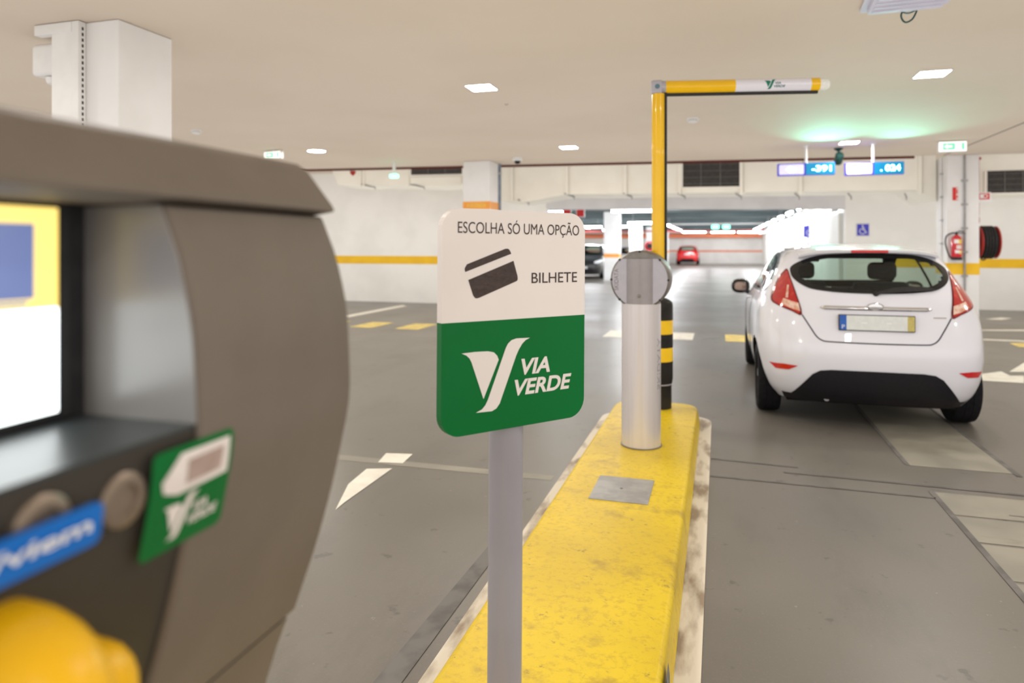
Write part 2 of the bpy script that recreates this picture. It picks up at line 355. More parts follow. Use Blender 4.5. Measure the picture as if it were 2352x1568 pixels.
# walls: left wall, skewed lintel over the opening, right wall
OPL = Vector((-4.06, 16.3)); OPR = Vector((2.95, 18.25)); LZ = 2.38
def wall_run(name, pts, z0, z1, th, m, label):
    b = MB(); n = len(pts); b.prism(pts+[(p[0], p[1]+th) for p in pts[::-1]], lambda u, v, h: (u, v, h), z0, z1)
    return struct(b.build(name, m), label, 'wall')
wall_run('wall_left', [(-24, 16.3), (OPL.x, OPL.y)], 0, 3.45, .3, M['wall'], 'white painted back wall with yellow band left of the opening')
wall_run('wall_back', [(OPL.x, OPL.y), (OPR.x, OPR.y)], LZ, 3.45, .3, M['beam'], 'greyish white lintel above the wide opening to the parking hall')
wall_run('wall_right', [(OPR.x, OPR.y), (12, 18.25)], 0, 3.45, .3, M['wall'], 'white painted wall right of the opening behind the white car')
def band(name, x0, x1, y, z0, z1, m, label):
    b = MB(); b.box(x0, x1, y-.004, y, z0, z1); return struct(b.build(name, m), label, 'painted band')
b = MB(); b.box(12, 12.3, -2.5, 18.5, 0, 3.45); struct(b.build('wall_light_block', M['wall']), 'unseen white wall added far right to block world light', 'wall')  # unseen wall, added to keep world light from entering on the right
band('trim_2', -24, OPL.x, 16.3, 1.005, 1.215, M['band_yellow'], 'yellow band painted along the left back wall')
band('trim_3', 4.0, 12, 18.25, .965, 1.175, M['band_yellow'], 'yellow band painted along the right wall')
# worn marks on the left wall
# far hall
b = MB(); b.box(-25, 6, 62, 62.3, 0, 3.2); struct(b.build('wall_far', M['wall']), 'far white end wall of the parking hall', 'wall')
band('trim_4', -25, 3.6, 62, 1.02, 1.16, M['band_red'], 'thin coral band along the far end wall')
b = MB(); b.prism([(OPR.x+.25, OPR.y+.3), (3.55, 62), (3.85, 62), (OPR.x+.55, OPR.y+.3)], lambda u, v, h: (u, v, h), 0, 2.95)
struct(b.build('wall_hall_right', M['wall']), 'white right wall of the parking hall', 'wall')
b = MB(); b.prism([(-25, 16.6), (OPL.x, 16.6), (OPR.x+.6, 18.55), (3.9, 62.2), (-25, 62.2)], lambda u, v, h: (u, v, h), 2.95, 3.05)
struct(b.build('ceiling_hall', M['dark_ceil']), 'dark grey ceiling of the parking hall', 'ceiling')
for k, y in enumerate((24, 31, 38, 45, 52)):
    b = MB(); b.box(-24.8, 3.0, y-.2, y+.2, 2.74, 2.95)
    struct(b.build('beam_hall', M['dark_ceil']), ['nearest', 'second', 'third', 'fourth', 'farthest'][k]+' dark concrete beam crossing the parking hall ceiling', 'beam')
b = MB(); b.box(-25.3, -25, 16.6, 62, 0, 3); struct(b.build('wall_hall_left', M['wall']), 'left wall of the parking hall', 'wall')

def pillar(name, x0, x1, y0, y1, z1, label, bands=(), m=None):
    b = MB(); b.box(x0, x1, y0, y1, 0, z1)
    o = b.build(name, m or M['pillar'], bevel=.012); struct(o, label, 'pillar')
    for z0, zz, mm in bands:
        q = MB(); q.box(x0-.003, x1+.003, y0-.003, y1+.003, z0, zz); q.build('painted_band', mm, o)
    return o
P_R = pillar('pillar_right', 3.70, 4.175, 13.2, 13.82, CH, 'white square pillar with yellow band carrying the fire extinguisher', [(.985, 1.18, M['band_yellow'])])
P_L = pillar('pillar_left', -4.42, -3.90, 3.66, 4.14, CH, 'white square pillar at upper left above the ticket machine')
pc = on_y(1094, 372, 11.6)
P_M = pillar('pillar_middle', pc.x-.255, pc.x+.255, 11.6, 12.1, CH, 'white square pillar with orange band behind the signpost', [(2.13, 2.27, M['band_orange'])])
q = MB(); put_text(q, 'A ENTRADA', lambda u, v, h: (pc.x-.2+.4*u, 11.595-h, 2.165+.07*v), .05, .95, 0, 1, bold=.01); q.build('lettering', M['gold_label'], P_M)

# hall pillars in a row down the aisle
hall = []
for k, (px0, px1, y) in enumerate([(1387, 1422, 29.1), (1445, 1473, 36.6), (1484, 1506, 44.0), (1519, 1535, 53.0)]):
    a = on_y(px0, 567, y); c = on_y(px1, 567, y); w = c.x-a.x
    pillar('pillar_hall', a.x, c.x, y, y+w, 2.72 if k else 2.95, ['nearest white pillar in the parking hall with an orange band', 'second white pillar in the row down the parking hall',
           'third white pillar in the hall row with a red hose reel', 'farthest white pillar in the hall row beside the red car'][k], [(1.0, 1.16, M['band_orange'])])
    hall.append((a.x, c.x, y))

# ------------------------------------------------------------------ floor markings
def marks(name, quads, m, label, cat='road marking', z=.0025):
    b = MB()
    for q in quads: b.add([(p[0], p[1], z) for p in q], [tuple(range(len(q)))])
    return struct(b.build(name, m), label, cat)
def dash(x, w=.46, y=11.42, d=.88): return [(x-w/2, y-d/2), (x+w/2, y-d/2), (x+w/2, y+d/2), (x-w/2, y+d/2)]
fl = lambda *ps: [tuple(on_z(px, py, 0)[:2]) for px, py in ps]
marks('floor_marking_white', [dash(-.62), dash(-1.57), dash(-2.5), dash(-3.45),
      fl((868, 1062), (887, 1041), (948, 1043), (925, 1064)), fl((770, 1172), (800, 1112), (842, 1077), (901, 1076), (790, 1155)),
      fl((780, 727), (925, 700), (935, 703), (800, 729)),
      fl((2254, 859), (2300, 853), (2320, 863), (2352, 863), (2352, 880), (2254, 874)), fl((2318, 854), (2352, 833), (2400, 835), (2400, 855)),
      fl((2250, 757), (2420, 757), (2420, 761), (2250, 760)), fl((2250, 778), (2420, 785), (2420, 788), (2250, 781)),
      fl((2262, 733), (2300, 729), (2325, 731), (2300, 735))], M['white_mark'], 'white painted dashes lines and arrows on the garage floor')
marks('floor_marking_yellow', [dash(.33), dash(1.28), dash(-4.4), dash(-5.28), dash(-6.18), dash(-7.1), fl((2318, 788), (2420, 786), (2420, 798), (2340, 797))],
      M['yellow_mark'], 'yellow painted dashes across the garage floor', z=.0022)
# concrete channel in the lane, joint strips
marks('floor_slab_strip', [[(1.21, 5.1), (1.80, 5.1), (1.80, 9.6), (1.21, 9.6)]]+
      [[(1.22, y0+.012), (2.6, y0+.012), (2.6, y1-.012), (1.22, y1-.012)] for y0, y1 in ((4.22, 4.6), (3.86, 4.22), (3.45, 3.86), (3.05, 3.45), (2.6, 3.05), (2.15, 2.6), (1.6, 2.15))],
      M['patch'], 'pale concrete slabs of the covered channel in the right lane', 'floor slab', .0015)
marks('floor_joint_pale', [[(-4.6, 4.07), (-1.0, 4.13), (-1.0, 4.22), (-4.6, 4.2)]], M['patch'], 'pale filled joint crossing the left lane', 'floor joint', .001)
marks('floor_joint_dark', [[(-1.19, -1), (-1.03, -1), (-1.0, 3.4), (-1.06, 3.4)], [(1.19, 2.0), (1.222, 2.0), (1.222, 4.6), (1.19, 4.6)],
      [(1.80, 5.05), (1.835, 5.05), (1.82, 9.6), (1.80, 9.6)], [(1.185, 5.1), (1.215, 5.1), (1.215, 9.6), (1.195, 9.6)],
      [(-.05, 4.49), (1.2, 4.47), (1.2, 4.485), (-.05, 4.51)], [(-.05, 4.86), (.5, 4.83), (.5, 4.845), (-.05, 4.885)], [(.4, 4.70), (3, 4.63), (3, 4.68), (.4, 4.715)],
      [(1.5, 4.30), (2.6, 4.22), (2.6, 4.245), (1.5, 4.31)], [(1.55, 3.88), (2.6, 3.77), (2.6, 3.80), (1.55, 3.89)]],
      M['seam'], 'dark filled seams and cracks in the floor', 'floor joint', .003)

# ------------------------------------------------------------------ traffic island
isl = thing('traffic_island', 'long raised yellow painted kerb island with dirty white border between two lanes', 'kerb')
def island_outline(x0, x1, y0, y1, r):
    out = [(x0, y0), (x1, y0)]
    out += [(x1-r+r*cos(a), y1-r+r*sin(a)) for a in [i*pi/2/8 for i in range(9)]]
    out += [(x0+r*1.2-r*1.2*sin(a), y1-r*1.2+r*1.2*cos(a)) for a in [i*pi/2/8 for i in range(9)]]
    return out
top = island_outline(-.825, -.165, -1.6, 5.86, .16); bot = island_outline(-.845, -.14, -1.6, 5.89, .17)
b = MB(); n = len(top)
b.add([(x, y, 0) for x, y in bot]+[(x, y, .15) for x, y in top], [tuple(range(n))[::-1], tuple(range(n, 2*n))]+[(i, (i+1) % n, n+(i+1) % n, n+i) for i in range(n)])
b.build('kerb_block', M['kerb'], isl, bevel=.022, segs=3)
b = MB(); b.prism(island_outline(-.955, -.057, -1.6, 6.04, .2), lambda u, v, h: (u, v, h), .0, .006); b.build('painted_border', M['dirty_mark'], isl)
b = MB(); b.prism([(-.645, 3.49), (-.342, 3.49), (-.342, 3.86), (-.645, 3.86)], lambda u, v, h: (u, v, h), .148, .1535); b.lathe([(.008, .153), (.008, .1545)], T(-.5, 3.68, 0), 12, 1)
b.build('cover_plate', [mat('scuffed_grey_plate', (.36, .35, .32), .45, .3, second=(.28, .27, .25), scale=10, detail=8), M['seam']], isl)
for y0, y1, z0 in ((1.62, 2.12, .03), (2.02, 2.2, .06), (1.2, 1.33, .05), (1.42, 1.47, .09)):
    b = MB(); pts = []      # broken paint along the right edge
    for i in range(9): pts.append((y0+(y1-y0)*i/8, .145-random.uniform(0, .008)))
    for i in range(9): pts.append((y1-(y1-y0)*i/8, z0+.08*abs(i/8-.5)*random.uniform(.5, 1.2)+random.uniform(0, .02)))
    b.add([(-.1375-.0165/.135*max(0, z-.015)*1.0+.001, y, z) for y, z in pts], [tuple(range(len(pts)))]); b.build('paint_chip', M['chip'], isl)

# ------------------------------------------------------------------ ticket sign on its post
SGN = radians(51.32)
sg = thing('ticket_sign', 'white and green rounded ticket sign on a grey round post', 'sign', (-.4895, 1.548, .151), SGN)
sg.rotation_euler = (0, radians(.45), SGN)
FR = lambda u, v, h: (u+.0, -.0475-h, 1.132+v)                       # sign face frame: u right, v up, h towards the viewer
b = MB(); b.lathe([(.041, 0), (.041, 1.34)], n=40); b.build('post', M['post_grey'], sg, smooth=True)
b = MB(); b.lathe([(.075, 0), (.075, .008)], n=32); b.build('base_flange', M['post_grey'], sg, smooth=True)
out = rounded_rect(.404, .502, .047, 8)
def clip_half(poly, top):
    o = []
    for i in range(len(poly)):
        a, c = poly[i], poly[(i+1) % len(poly)]
        ina, inc = (a[1] >= 0) == top, (c[1] >= 0) == top
        if ina: o.append(a)
        if ina != inc: t = a[1]/(a[1]-c[1]); o.append((a[0]+(c[0]-a[0])*t, 0))
    return o
b = MB(); b.prism(clip_half(out, True), FR, -.021, 0, 0); b.prism(clip_half(out, False), FR, -.021, 0, 1)
b.build('sign_panel', [M['sign_white'], M['sign_green']], sg)
b = MB()
c1 = smooth_poly([(-.1436, .1107), (-.1452, .1180), (-.1393, .1278)], 4, False)+smooth_poly([(-.0378, .1626), (-.0300, .1625), (-.0250, .1585), (-.0212, .1512)], 4, False)
b.prism(c1, FR, 0, .0007)
c2 = [(-.1359, .0928), (-.0147, .1348)]+smooth_poly([(-.0028, .0985), (-.0032, .0900), (-.0090, .0865)], 4, False)+smooth_poly([(-.107, .0526), (-.1165, .0518), (-.1231, .0581)], 4, False)
b.prism(c2, FR, 0, .0007)
b.build('card_symbol', M['sign_dark'], sg)
def via_verde(mb, fr, m=0, mt=None, h=.0008, cut=0):
    leaf = [(-.152, -.0688), (-.1179, -.0677), (-.0829, -.0690), (-.0673, -.0727), (-.0583, -.0811), (-.0542, -.0905), (-.0944, -.1756), (-.1265, -.0903), (-.1316, -.0813), (-.1393, -.0743)]
    stroke = [(.0336, -.0462), (-.0054, -.0452), (-.0194, -.0485), (-.0286, -.0554), (-.0346, -.0648), (-.0829, -.1789), (-.0895, -.1901), (-.0983, -.1982), (-.1144, -.2038),
              (-.0717, -.2056), (-.0596, -.2008), (-.0506, -.1906), (-.0054, -.0846), (.0017, -.0717), (.0112, -.0589), (.0207, -.0511)]
    if cut:
        for p in (leaf, stroke): sheet(mb, p, fr, h, m, .1, cut)
    else:
        for p in (leaf, stroke): mb.add([fr(u, v, h) for u, v in p], [tuple(range(len(p)))], m)
    mt = m if mt is None else mt
    put_text(mb, 'VIA', fr, .0092, .0935, -.132, -.094, mt, .22, .030, h, cut)
    put_text(mb, 'VERDE', fr, -.0095, .160, -.1785, -.1415, mt, .22, .030, h, cut)
b = MB(); via_verde(b, FR); b.build('logo', M['sign_white'], sg)
b = MB()
put_text(b, 'ESCOLHA SÓ UMA OPÇÃO', FR, -.1633, .1823, .1905, .2285, bold=0, h=.0007)
put_text(b, 'BILHETE', FR, .0375, .1765, .0820, .1065, bold=.004, h=.0007)
b.build('lettering', M['sign_dark'], sg)

# ------------------------------------------------------------------ barrier post with folded boom
bar = thing('barrier_post', 'brushed steel barrier column with round head and raised folded yellow boom', 'barrier', (-.489, 4.55, .151))
b = MB(); b.lathe([(.127, 0), (.127, .93)], n=56); b.build('column', M['brushed'], bar, smooth=True)
b = MB(); b.lathe([(.134, 0), (.134, .006)], n=40); b.build('base_ring', M['drum_rim'], bar, smooth=True)
hz = 1.087; MY = T(0, 0, hz) @ RX(pi/2)                          # drum axis along the island
b = MB(); b.lathe([(.186, -.20), (.190, -.19), (.190, .075), (.178, .092)], MY, 64); b.build('drum', M['drum_rim'], bar, smooth=True)
b = MB()
fp = [p for p in circle(0, 0, .177, 72) if True]
b.prism([(u, min(v, .135)) for u, v in fp], lambda u, v, h: (u, -h, hz+v), .085, .0945); b.build('face_plate', M['drum'], bar)
b = MB(); n = 28
front = [(.1265*sin(a), -.1265*cos(a)) for a in [(-.5+i/n)*pi*.93 for i in range(n+1)]]
b.prism(front+[(p[0], -.02) for p in front[::-1]], lambda u, v, h: (u, v, h), .93, 1.222); b.build('front_cover', M['cover'], bar, smooth=True)
b = MB(); b.lathe([(.012, 0), (.012, .006), (.009, .007)], T(.0, -.126, .985) @ RX(pi/2), 16); b.build('lock', M['drum_rim'], bar, smooth=True)
for k in range(8):
    a = pi/2+k*pi/4
    b = MB(); b.lathe([(.008, 0), (.008, .008)], T(.182*cos(a), -.09, hz+.182*sin(a)) @ RX(pi/2), 10); b.build('screw', M['black_plastic'], bar)
b = MB(); put_text(b, 'SKIDATA', lambda u, v, h: (-.136-.028*v, -.0950-h, hz-.07+.14*u), 0, 1, 0, 1); b.build('lettering', M['drum_rim'], bar)
b = MB()
def on_tube(u, v, h):
    a = radians(68)+(v-.5)*.30; return ((.1273+h)*sin(a), -(.1273+h)*cos(a), .38+.33*u)
put_text(b, 'SKIDATA', on_tube, 0, 1, 0, 1); b.build('lettering', M['post_grey'], bar)
# boom: upright tube, knuckle, horizontal tube with rubber strip and clear end cap
BX, BY = on_y(1512, 567, 4.74).x+.489, 4.74-4.55
b = MB(); b.lathe([(.044, 1.0), (.044, 2.338)], T(BX, BY, 0), 32); arm = b.build('boom_upright', M['boom_yellow'], bar, smooth=True)
b = MB(); b.box(BX+.04, BX+.058, BY-.012, BY+.012, 1.05, 2.36); b.build('rubber_strip', M['rubber'], arm)
b = MB(); b.box(BX-.0445, BX+.03, BY-.0445, BY+.0445, 2.335, 2.428); kn = b.build('knuckle', M['drum'], bar, bevel=.012)
b = MB(); b.lathe([(.016, 0), (.016, .004)], T(BX-.002, BY-.0445, 2.383) @ RX(pi/2), 16); b.build('bolt', M['grey_print'], kn, smooth=True)
DA = radians(11.95); KM = T(BX+.012, BY, 2.384) @ RZ(DA) @ RY(pi/2)           # tube axis = local z
b = MB()
for z0, z1, m in ((.035, .495, 0), (.495, .985, 1), (.985, 1.042, 0)): b.lathe([(.044, z0), (.044, z1)], KM, 32, m, cap=False)
b.lathe([(.0435, 0), (.0435, .036)], KM, 24, 2); b.lathe([(.0438, 1.04), (.0438, 1.043)], KM, 32, 0)
arm = b.build('boom_arm', [M['boom_yellow'], M['boom_white'], M['drum']], bar, smooth=True)
b = MB(); b.box(.041, .060, -.012, .012, .03, 1.035, 0, KM); b.build('rubber_strip', M['rubber'], arm)
b = MB(); prof = [(.041, 1.043)]
for i in range(4): prof += [(.0425, 1.046+i*.012), (.038, 1.052+i*.012)]
b.lathe(prof+[(.036, 1.098), (.028, 1.108)], KM, 28); b.build('end_cap', M['clear_cap'], arm, smooth=True)
def on_boom(u, v, h):      # print wrapped on the tube, facing the driver
    s = .44; a = (v+.125)*s/.044
    return KM @ Vector((-(.0443+h)*sin(a), -(.0443+h)*cos(a), .745+u*s))
b = MB()
def boom_logo(u, v, h): return on_boom(u, v, h)
via_verde(b, boom_logo, 0, 1, .0004, .02); b.build('logo', [M['logo_green'], M['grey_print']], arm)

# flexible bollard at the tip of the island
fb = thing('bollard', 'black flexible bollard with two yellow bands at the island tip', 'bollard', (-.47, 5.655, .151))
b = MB(); b.lathe([(.105, 0), (.105, .18), (.116, .24), (.116, .38)], n=36, m=0, cap=True)
b.lathe([(.116, .38), (.116, .49)], n=36, m=1, cap=False); b.lathe([(.116, .49), (.116, .60)], n=36, m=0, cap=False)
b.lathe([(.116, .60), (.116, .71)], n=36, m=1, cap=False); b.lathe([(.116, .71), (.116, .83), (.112, .85), (.10, .865), (.06, .885), (.01, .89)], n=36, m=0, cap=False)
body = b.build('post_body', [M['post_black'], M['post_yellow']], fb, smooth=True)
b = MB(); b.lathe([(.108, .19), (.11, .195), (.108, .2)], n=36, cap=False); b.build('seam_ring', M['drum'], body, smooth=True)

# ------------------------------------------------------------------ ticket machine
tm = thing('ticket_machine', 'taupe parking ticket machine with lit screen and yellow ticket slot in left foreground', 'ticket machine', (0, 0, 0))
PZ = [.151, .45, .72, .89, .99, 1.10, 1.20, 1.28, 1.36, 1.43, 1.488]
PX = [-.56, -.585, -.575, -.548, -.513, -.474, -.447, -.433, -.436, -.450, -.473]
prof = pchip(PZ, PX)
Y0, Y1, YR0, YR1 = .06, .747, .12, .492
zs_up = [.992+(1.488-.992)*i/24 for i in range(25)]; zs_lo = [.151+(.984-.151)*i/20 for i in range(21)]
def side(zs, off=0): return [(prof(z)+off, z) for z in zs]
b = MB()
fy = lambda u, v, h: (u, h, v)
up = side(zs_up)+[(-.92, 1.488), (-.92, .992)]
for ya, yb in ((YR1, Y1), (Y0, YR0)): b = MB(); b.prism(up, fy, ya, yb); hs = b.build('housing', M['housing'], tm, smooth=True, bevel=.004)
b = MB(); b.prism(side(zs_lo, -.005)+[(-.92, .984), (-.92, .151)], fy, Y0+.01, Y1-.006); b.build('pedestal', M['housing'], tm, smooth=True)
b = MB(); b.prism(side([.98, .985, .99, .995], -.014)+[(-.91, .995), (-.91, .98)], fy, Y0+.012, Y1-.014); b.build('joint', M['housing_dark'], tm)
# recess: dark lower panel, ledge, reveal, back with screen
LE = 1.293
zl = [.992+(LE-.992)*i/14 for i in range(15)]
b = MB(); b.prism(side(zl, -.006)+[(-.9, LE), (-.9, .992)], fy, YR0, YR1); fpn = b.build('front_panel', M['housing_dark'], tm, smooth=True)
b = MB(); b.box(-.56, prof(LE)-.004, YR0, YR1-.001, LE, LE+.003); b.build('ledge', M['ledge'], tm)
b = MB(); b.box(-.60, -.562, YR0, YR1, LE, 1.488); b.build('recess_back', M['black_plastic'], tm)
b = MB(); b.prism([(prof(z)-.003, z) for z in [LE+.003+(1.487-LE-.003)*i/12 for i in range(13)]]+[(-.561, 1.487), (-.561, LE+.003)], fy, YR1-.003, YR1-.0005); b.build('recess_side', M['reveal'], tm, smooth=True)
SX = -.556
b = MB(); b.box(SX-.006, SX, .145, .470, 1.300, 1.487); scr = b.build('screen', M['black_plastic'], tm)
def scr_rect(mb, y0, y1, z0, z1, m, h=.0008): mb.add([(SX+h, y0, z0), (SX+h, y1, z0), (SX+h, y1, z1), (SX+h, y0, z1)], [(0, 1, 2, 3)], m)
b = MB(); scr_rect(b, .15, .458, 1.306, 1.397, 2); scr_rect(b, .15, .458, 1.397, 1.484, 1); scr_rect(b, .15, .436, 1.406, 1.470, 0, .0014); scr_rect(b, .15, .43, 1.400, 1.4045, 3, .0016)
put_text(b, 'Bem-vindo ao', lambda u, v, h: (SX+h, .19+.235*u, 1.365+.014*v), 0, 1, 0, 1, 3, 0, 0, .0012)
b.build('screen_image', [M['scr_blue'], M['scr_yellow'], M['scr_white'], M['scr_text']], scr)
# hood
hood = [(-.458, 1.494), (-.462, 1.502), (-.497, 1.545), (-.512, 1.555), (-.540, 1.558), (-.93, 1.53), (-.93, 1.49), (-.49, 1.4885)]
b = MB(); b.prism(hood, fy, Y0-.02, Y1+.006); b.build('hood', M['housing'], tm, smooth=True, bevel=.003)
# parts on the front panel; FP maps (y, z) onto the curved front
FP = lambda y, z, h: (prof(z)-.006+h, y, z)
FS = lambda y, z, h: (prof(z)+.0006+h, y, z)
def curved_patch(mb, poly, fr, h, m):
    """thin sheet bent over the curved front: polygon cut in strips along z"""
    bm = bmesh.new(); vs = [bm.verts.new((u, v, 0)) for u, v in poly]; bm.faces.new(vs)
    z0 = min(p[1] for p in poly); z1 = max(p[1] for p in poly)
    for i in range(1, 10):
        bmesh.ops.bisect_plane(bm, geom=bm.verts[:]+bm.edges[:]+bm.faces[:], plane_co=(0, z0+(z1-z0)*i/10, 0), plane_no=(0, 1, 0))
    bm.verts.index_update()
    mb.add([fr(v.co.x, v.co.y, h) for v in bm.verts], [tuple(v.index for v in f.verts) for f in bm.faces], m); bm.free()
b = MB(); curved_patch(b, rounded_rect(.095, .090, .007, 5, .4855, 1.238), FS, .0004, 0)
tagp = [(.4475, 1.262), (.462, 1.277), (.527, 1.277), (.527, 1.246), (.470, 1.243), (.450, 1.250)]
curved_patch(b, [(.449, 1.257), (.468, 1.2765), (.5275, 1.2765), (.5275, 1.2435), (.468, 1.2415), (.452, 1.247)], FS, .0010, 1)
curved_patch(b, [(.476, 1.269), (.520, 1.270), (.518, 1.249), (.476, 1.248)], FS, .0014, 2)
lg = lambda u, v, h: FS(.488+.215*u, 1.2485+.225*v, .0012)
q = MB(); via_verde(q, lg, 1); b.add([tuple(p) for p in q.v], q.f, 1)
b.build('sticker', [M['sign_green'], M['paper'], M['print_brown']], tm)
for y, z in ((.4155, 1.256), (.349, 1.262)):
    b = MB(); nx = RY(pi/2)
    b.lathe([(.021, -.004), (.021, .004), (.018, .006), (.012, .006), (.011, .003), (.0, .003)], T(prof(z)-.006, y, z) @ nx, 32); b.build('button', M['button'], tm, smooth=True)
b = MB(); curved_patch(b, rounded_rect(.130, .030, .006, 5, .3215, 1.2525), FP, .011, 0)
lb = b.build('label', M['label_blue'], tm); sm = lb.modifiers.new('thick', 'SOLIDIFY'); sm.thickness = .004; sm.offset = -1
b = MB(); put_text(b, 'pay/viem', lambda u, v, h: FP(.262+.114*u, 1.2455+.015*v, .0165+h), 0, 1, 0, 1, bold=.02); b.build('lettering', M['white_sign'], lb)
b = MB()      # yellow ticket slot bezel: flange with a bulging mouth
def blob(mb, c, r, p, m=0, nu=28, nv=16):
    o = len(mb.v); sp = lambda t, e: (abs(t)**e)*(1 if t >= 0 else -1)
    for j in range(nv+1):
        a = -pi/2+pi*j/nv
        for i in range(nu):
            w = 2*pi*i/nu
            mb.v.append(Vector((c[0]+r[0]*sp(cos(a), p)*sp(cos(w), p), c[1]+r[1]*sp(cos(a), p)*sp(sin(w), p), c[2]+r[2]*sp(sin(a), p))))
    for j in range(nv):
        for i in range(nu):
            k = (i+1) % nu; mb.f.append((o+j*nu+i, o+j*nu+k, o+(j+1)*nu+k, o+(j+1)*nu+i)); mb.m.append(m)
blob(b, (-.462, .340, 1.096), (.045, .096, .064), .66)
sl = b.build('ticket_slot', M['yellow_plastic'], tm, smooth=True)
b = MB(); blob(b, (-.448, .325, 1.148), (.083, .046, .070), .85); b.build('slot_mouth', M['yellow_plastic'], sl, smooth=True)

# ------------------------------------------------------------------ cars
class Body:
    ZK = [.20, .30, .45, .60, .75, .90, 1.0, 1.1, 1.2, 1.3, 1.38, 1.42, 1.45, 1.475]
    def __init__(s, L=3.97, hscale=1.0, wscale=1.0):
        s.k = hscale; d = L-3.97
        s.yr = pchip(s.ZK, [.15, .06, .015, 0, .025, .06, .09, .15, .22, .30, .36, .42, .62, 1.05])
        s.yf = pchip(s.ZK, [3.88+d, 3.93+d, 3.96+d, 3.95+d, 3.86+d, 3.35+d, 2.92+d, 2.72+d, 2.52+d*.8, 2.31+d*.7, 2.13+d*.6, 2.02+d*.6, 1.9+d*.6, 1.72+d*.6])
        s.w = pchip(s.ZK, [v*wscale for v in (.775, .82, .85, .862, .86, .84, .805, .765, .715, .66, .605, .55, .44, .25)])
        s.n = pchip(s.ZK, [6, 6.5, 7, 7, 7, 6.5, 6, 5.5, 5, 5, 5, 5, 4.5, 4])
    def rear(s, x, z):
        z /= s.k; yr, yf, w, n = s.yr(z), s.yf(z), s.w(z), s.n(z); l = (yf-yr)/2
        q = max(0, 1-min(1, abs(x/w))**n)**(1/n); return (yf+yr)/2-l*q+.06*(x/w)**2*q
    def front(s, x, z):
        z /= s.k; yr, yf, w, n = s.yr(z), s.yf(z), s.w(z), s.n(z); l = (yf-yr)/2
        q = max(0, 1-min(1, abs(x/w))**n)**(1/n); return (yf+yr)/2+l*q-.06*(x/w)**2*q
    def side(s, y, z):
        zz = z/s.k; w = s.w(zz); mid = (s.yr(zz)+s.yf(zz))/2; f = s.rear if y < mid else s.front
        lo, hi = 0, w
        for _ in range(30):
            c = (lo+hi)/2; yy = f(c, z)
            if (yy < y) == (y < mid): lo = c
            else: hi = c
        return lo
    def ring(s, z, n):
        zz = z/s.k; w, e = s.w(zz), s.n(zz); dense = []
        K = 900
        for i in range(K):
            a = 2*pi*i/K; c, q = cos(a), sin(a)
            x = w*(abs(c)**(2/e))*(1 if c >= 0 else -1)
            dense.append((x, (s.front if q >= 0 else s.rear)(x, z)))
        cum = [0]
        for i in range(K): p, r = dense[i], dense[(i+1) % K]; cum.append(cum[-1]+hypot(p[0]-r[0], p[1]-r[1]))
        out, j = [], 0
        for i in range(n):
            t = cum[-1]*i/n
            while cum[j+1] < t: j += 1
            f = (t-cum[j])/max(1e-9, cum[j+1]-cum[j]); p, r = dense[j % K], dense[(j+1) % K]
            out.append((p[0]+(r[0]-p[0])*f, p[1]+(r[1]-p[1])*f))
        return out
def inside(p, poly):
    x, y = p; c = False; n = len(poly)
    for i in range(n):
        (x1, y1), (x2, y2) = poly[i], poly[i-1]
        if (y1 > y) != (y2 > y) and x < (x2-x1)*(y-y1)/(y2-y1)+x1: c = not c
    return c
def shrink(poly, dx, dz):
    cx = sum(p[0] for p in poly)/len(poly); cz = sum(p[1] for p in poly)/len(poly)
    hx = max(abs(p[0]-cx) for p in poly); hz_ = max(abs(p[1]-cz) for p in poly)
    return [(cx+(p[0]-cx)*(1-dx/hx), cz+(p[1]-cz)*(1-dz/hz_)) for p in poly]
def ringsheet(mb, a, c, fr, h, m=0, steps=3):
    n = len(a); o = len(mb.v)
    for k in range(steps+1):
        t = k/steps
        for p, q in zip(a, c): mb.v.append(Vector(fr(p[0]+(q[0]-p[0])*t, p[1]+(q[1]-p[1])*t, h)))
    for k in range(steps):
        for i in range(n):
            j = (i+1) % n; mb.f.append((o+k*n+i, o+k*n+j, o+(k+1)*n+j, o+(k+1)*n+i)); mb.m.append(m)

REAR_WIN = [(-.575, 1.285), (-.50, 1.335), (-.40, 1.372), (-.28, 1.390), (0, 1.398)]
REAR_WIN = REAR_WIN+[(-x, z) for x, z in REAR_WIN[-2::-1]]+[(.585, 1.235), (.565, 1.185), (.50, 1.135), (.41, 1.105), (.23, 1.088), (0, 1.082), (-.23, 1.088), (-.41, 1.105), (-.50, 1.135), (-.565, 1.185), (-.585, 1.235)]
SIDE_WIN = [(.66, 1.075), (.62, 1.16), (.70, 1.27), (.86, 1.345), (1.15, 1.385), (1.6, 1.395), (1.98, 1.375), (2.35, 1.21), (2.72, 1.03), (2.4, 1.015), (1.6, 1.02), (1.0, 1.04)]
WIND = [(-.62, 1.06), (-.60, 1.15), (-.54, 1.30), (-.48, 1.38), (-.3, 1.40), (0, 1.405), (.3, 1.40), (.48, 1.38), (.54, 1.30), (.60, 1.15), (.62, 1.06), (.3, 1.045), (0, 1.04), (-.3, 1.045)]
TAIL = [(-.602, 1.262), (-.586, 1.185), (-.558, 1.07), (-.525, .908), (-.60, .932), (-.688, .965), (-.742, 1.0), (-.728, 1.075), (-.68, 1.175), (-.63, 1.245)]
AX_R, AX_F, WR = .70, 3.19, .30

